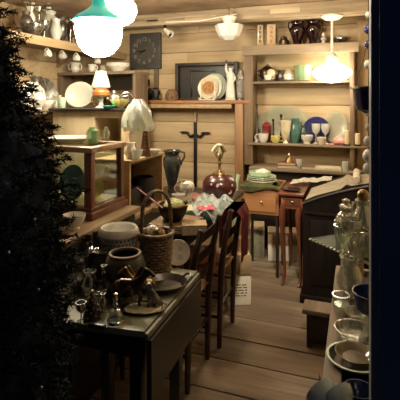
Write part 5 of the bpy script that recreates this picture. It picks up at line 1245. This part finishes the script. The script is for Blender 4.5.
# blue enamel pot hanging by the jamb
hp = P(372, 113, 1.50)
root = T('hanging_pot', 'dark blue enamel pot with bright rim hanging beside door frame', 'pot', hp)
b = B(); lathe(b, hollow([(.03, 0), (.05, .012), (.06, .04), (.063, .075), (.066, .085)], .003), 32); M('body', b, 'cobalt', root)
b = B(); lathe(b, [(.064, .083), (.072, .085), (.072, .092), (.064, .092), (.064, .083)], 32); M('rim', b, 'silver', root)
b = B()
for k in range(3):
    a = k * 2.09 + .5; tube(b, [(.066 * math.cos(a), .066 * math.sin(a), .088), (0, 0, .30)], .0015, 5)
tube(b, [(0, 0, .30), (0, 0, ZC - hp.z)], .004, 6); M('hanging_wire', b, 'black', root)
hs = P(368.5, 172, 1.72)
root = T('hanging_chime', 'vertical string of white glass baubles hanging close to door frame', 'hanging ornament', hs)
b = B(); tube(b, [(0, 0, 0), (0, 0, ZC - hs.z)], .002, 6); M('string', b, 'black', root)
for k, (z, r, m) in enumerate(((.0, .022, 'frost'), (.05, .024, 'milk'), (.11, .020, 'frost'), (.17, .014, 'frost'), (.23, .018, 'frost'), (.50, .016, 'cobaltglass'), (.56, .018, 'cobaltglass'), (.62, .013, 'frost'), (.42, .017, 'milk'))):
    b = B(); ball(b, (0, 0, z + r * .6), r, (1, 1, 1.1), 14); M('bauble', b, m, root)

# ------------------------------------------------------------------ the dark fir tree at the left
tb = P(-118, 100, 1.06); tb.z = 0
root = T('fir_tree', 'big dark fir tree at the left just inside the doorway', 'tree', tb)
def trad(z):   # silhouette radius by height
    ks = [(0, .28), (.2, .41), (.7, .44), (1.0, .46), (1.3, .45), (1.5, .36), (1.75, .27), (2.05, .17), (2.3, .03)]
    for (a, ra), (c, rc_) in zip(ks, ks[1:]):
        if a <= z <= c: return ra + (rc_ - ra) * (z - a) / (c - a)
    return .03
b = B(); tube(b, [(0, 0, 0), (0, 0, 1.2), (0, 0, 2.3)], [.05, .035, .008], 10); M('trunk', b, 'darkwood', root)
b = B(); r2 = random.Random(21)
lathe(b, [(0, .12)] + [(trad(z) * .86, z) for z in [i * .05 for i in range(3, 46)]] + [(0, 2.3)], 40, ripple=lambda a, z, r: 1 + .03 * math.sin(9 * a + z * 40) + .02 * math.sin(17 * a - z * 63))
ncore = len(b.faces); vs_, fs_ = [], []
def needle(p, d, l, w):
    s = d.cross(Vector((r2.gauss(0, 1), r2.gauss(0, 1), r2.gauss(0, 1)))).normalized() * w
    i = len(vs_); vs_.extend([p - s, p + s, p + d * l]); fs_.append((i, i + 1, i + 2))
gs = r2.gauss
for k in range(7500):
    z = r2.uniform(.15, 2.25); a = r2.uniform(0, 2 * PI)
    if math.cos(a - math.atan2(-tb.y, -tb.x)) < -.75 and r2.random() < .6: continue
    Rz = trad(z) * (r2.uniform(.88, 1.02) + (.17 * r2.random() ** 2 if r2.random() < .35 else 0))
    out = Vector((math.cos(a), math.sin(a), r2.uniform(-.45, .1))).normalized()
    tip = Vector((0, 0, z)) + out * Rz
    for tw in range(3):
        d = (out + Vector((gs(0, .4), gs(0, .4), gs(0, .3)))).normalized()
        L_ = r2.uniform(.04, .085); base = tip - d * L_
        for i in range(14):
            p = base + d * (L_ * i / 13)
            nd = (d * .7 + Vector((gs(0, .6), gs(0, .6), gs(0, .6)))).normalized()
            needle(p, nd, r2.uniform(.012, .022), .0024)
me_ = bpy.data.meshes.new('n'); me_.from_pydata(vs_, [], fs_); b.from_mesh(me_); bpy.data.meshes.remove(me_)
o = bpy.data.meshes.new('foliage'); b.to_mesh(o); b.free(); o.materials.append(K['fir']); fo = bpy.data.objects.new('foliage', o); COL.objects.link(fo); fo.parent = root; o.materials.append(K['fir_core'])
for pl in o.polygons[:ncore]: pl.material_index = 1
# ornaments on the tree
def star(label, loc, s, m):
    root = T('star_ornament', label, 'ornament', loc, YAW)
    b = B()
    for k in range(6):
        a = k * PI / 3; e = Vector((math.cos(a), 0, math.sin(a))); tube(b, [(0, 0, 0), e * s], [s * .10, s * .03], 5)
        for t in (.55, .75): 
            for w_ in (-1, 1):
                e2 = Vector((math.cos(a + w_ * .5), 0, math.sin(a + w_ * .5))); tube(b, [e * s * t, e * s * t + e2 * s * .22], s * .035, 4)
    M('arms', b, m, root)
def treept(px, py):
    # front surface of the tree along a viewing ray
    D = .45
    while D < 1.2:
        p = P(px, py, D)
        if (p.xy - tb.xy).length < trad(p.z) + .012: return p
        D += .004
    return P(px, py, .7)
star('pale snowflake ornament on the dark fir tree at mid height', treept(8, 185), .010, 'pewter')
for i, (px, py, lb) in enumerate(((34, 220, 'tiny silver bauble on the fir tree, level with the table'), (8, 253, 'tiny silver bauble on the fir tree below the snowflake'), (38, 290, 'tiny silver bauble low on the fir tree, level with horses'), (41, 388, 'tiny silver bauble lowest on the fir tree near its foot'))):
    b = B(); ball(b, (0, 0, 0), .0045, seg=10); S('bauble', lb, 'ornament', b, 'pewter', treept(px, py), group='silver baubles on the fir tree')

# ------------------------------------------------------------------ added fill lights, unseen above the frame
def bulb(name, loc, power, r, col=(1, .80, .54)):  # bare point light used as fill, no lamp modelled
    l = bpy.data.lights.new(name, 'POINT'); l.energy = power; l.shadow_soft_size = r; l.color = col
    o = bpy.data.objects.new(name, l); COL.objects.link(o); o.location = loc
bulb('ceiling_fill', (-.72, 2.95, 2.34), 44, .08)  # added overhead fill to lift the walls, floor and table
bulb('front_fill', (-.15, 1.50, 2.22), 6, .06)  # added weak fill for the sides that face the camera
sl = bpy.data.lights.new('aisle_fill_spot', 'SPOT'); sl.energy = 190; sl.spot_size = R(34); sl.spot_blend = .8; sl.shadow_soft_size = .06; sl.color = (1, .82, .58)  # added unseen spot, brightens the aisle floor and the cartons
so = bpy.data.objects.new('aisle_fill_spot', sl); COL.objects.link(so); so.location = (.0, 1.35, 2.25)
so.rotation_euler = (Vector((-.66, 3.75, .05)) - so.location).to_track_quat('-Z', 'Y').to_euler()
# ------------------------------------------------------------------ world and picture settings
w = bpy.data.worlds.new('world'); SC.world = w; w.use_nodes = True
bgn = w.node_tree.nodes['Background']; bgn.inputs[0].default_value = (.10, .18, .45, 1); bgn.inputs[1].default_value = .08
SC.view_settings.view_transform = 'Standard'; SC.view_settings.look = 'None'; SC.view_settings.exposure = 0.; SC.view_settings.gamma = 1.08
SC.cycles.use_denoising = True; SC.cycles.max_bounces = 8; SC.cycles.transparent_max_bounces = 24; SC.cycles.diffuse_bounces = 4; SC.cycles.glossy_bounces = 3
SC.cycles.caustics_reflective = False; SC.cycles.caustics_refractive = False; SC.cycles.sample_clamp_indirect = 6
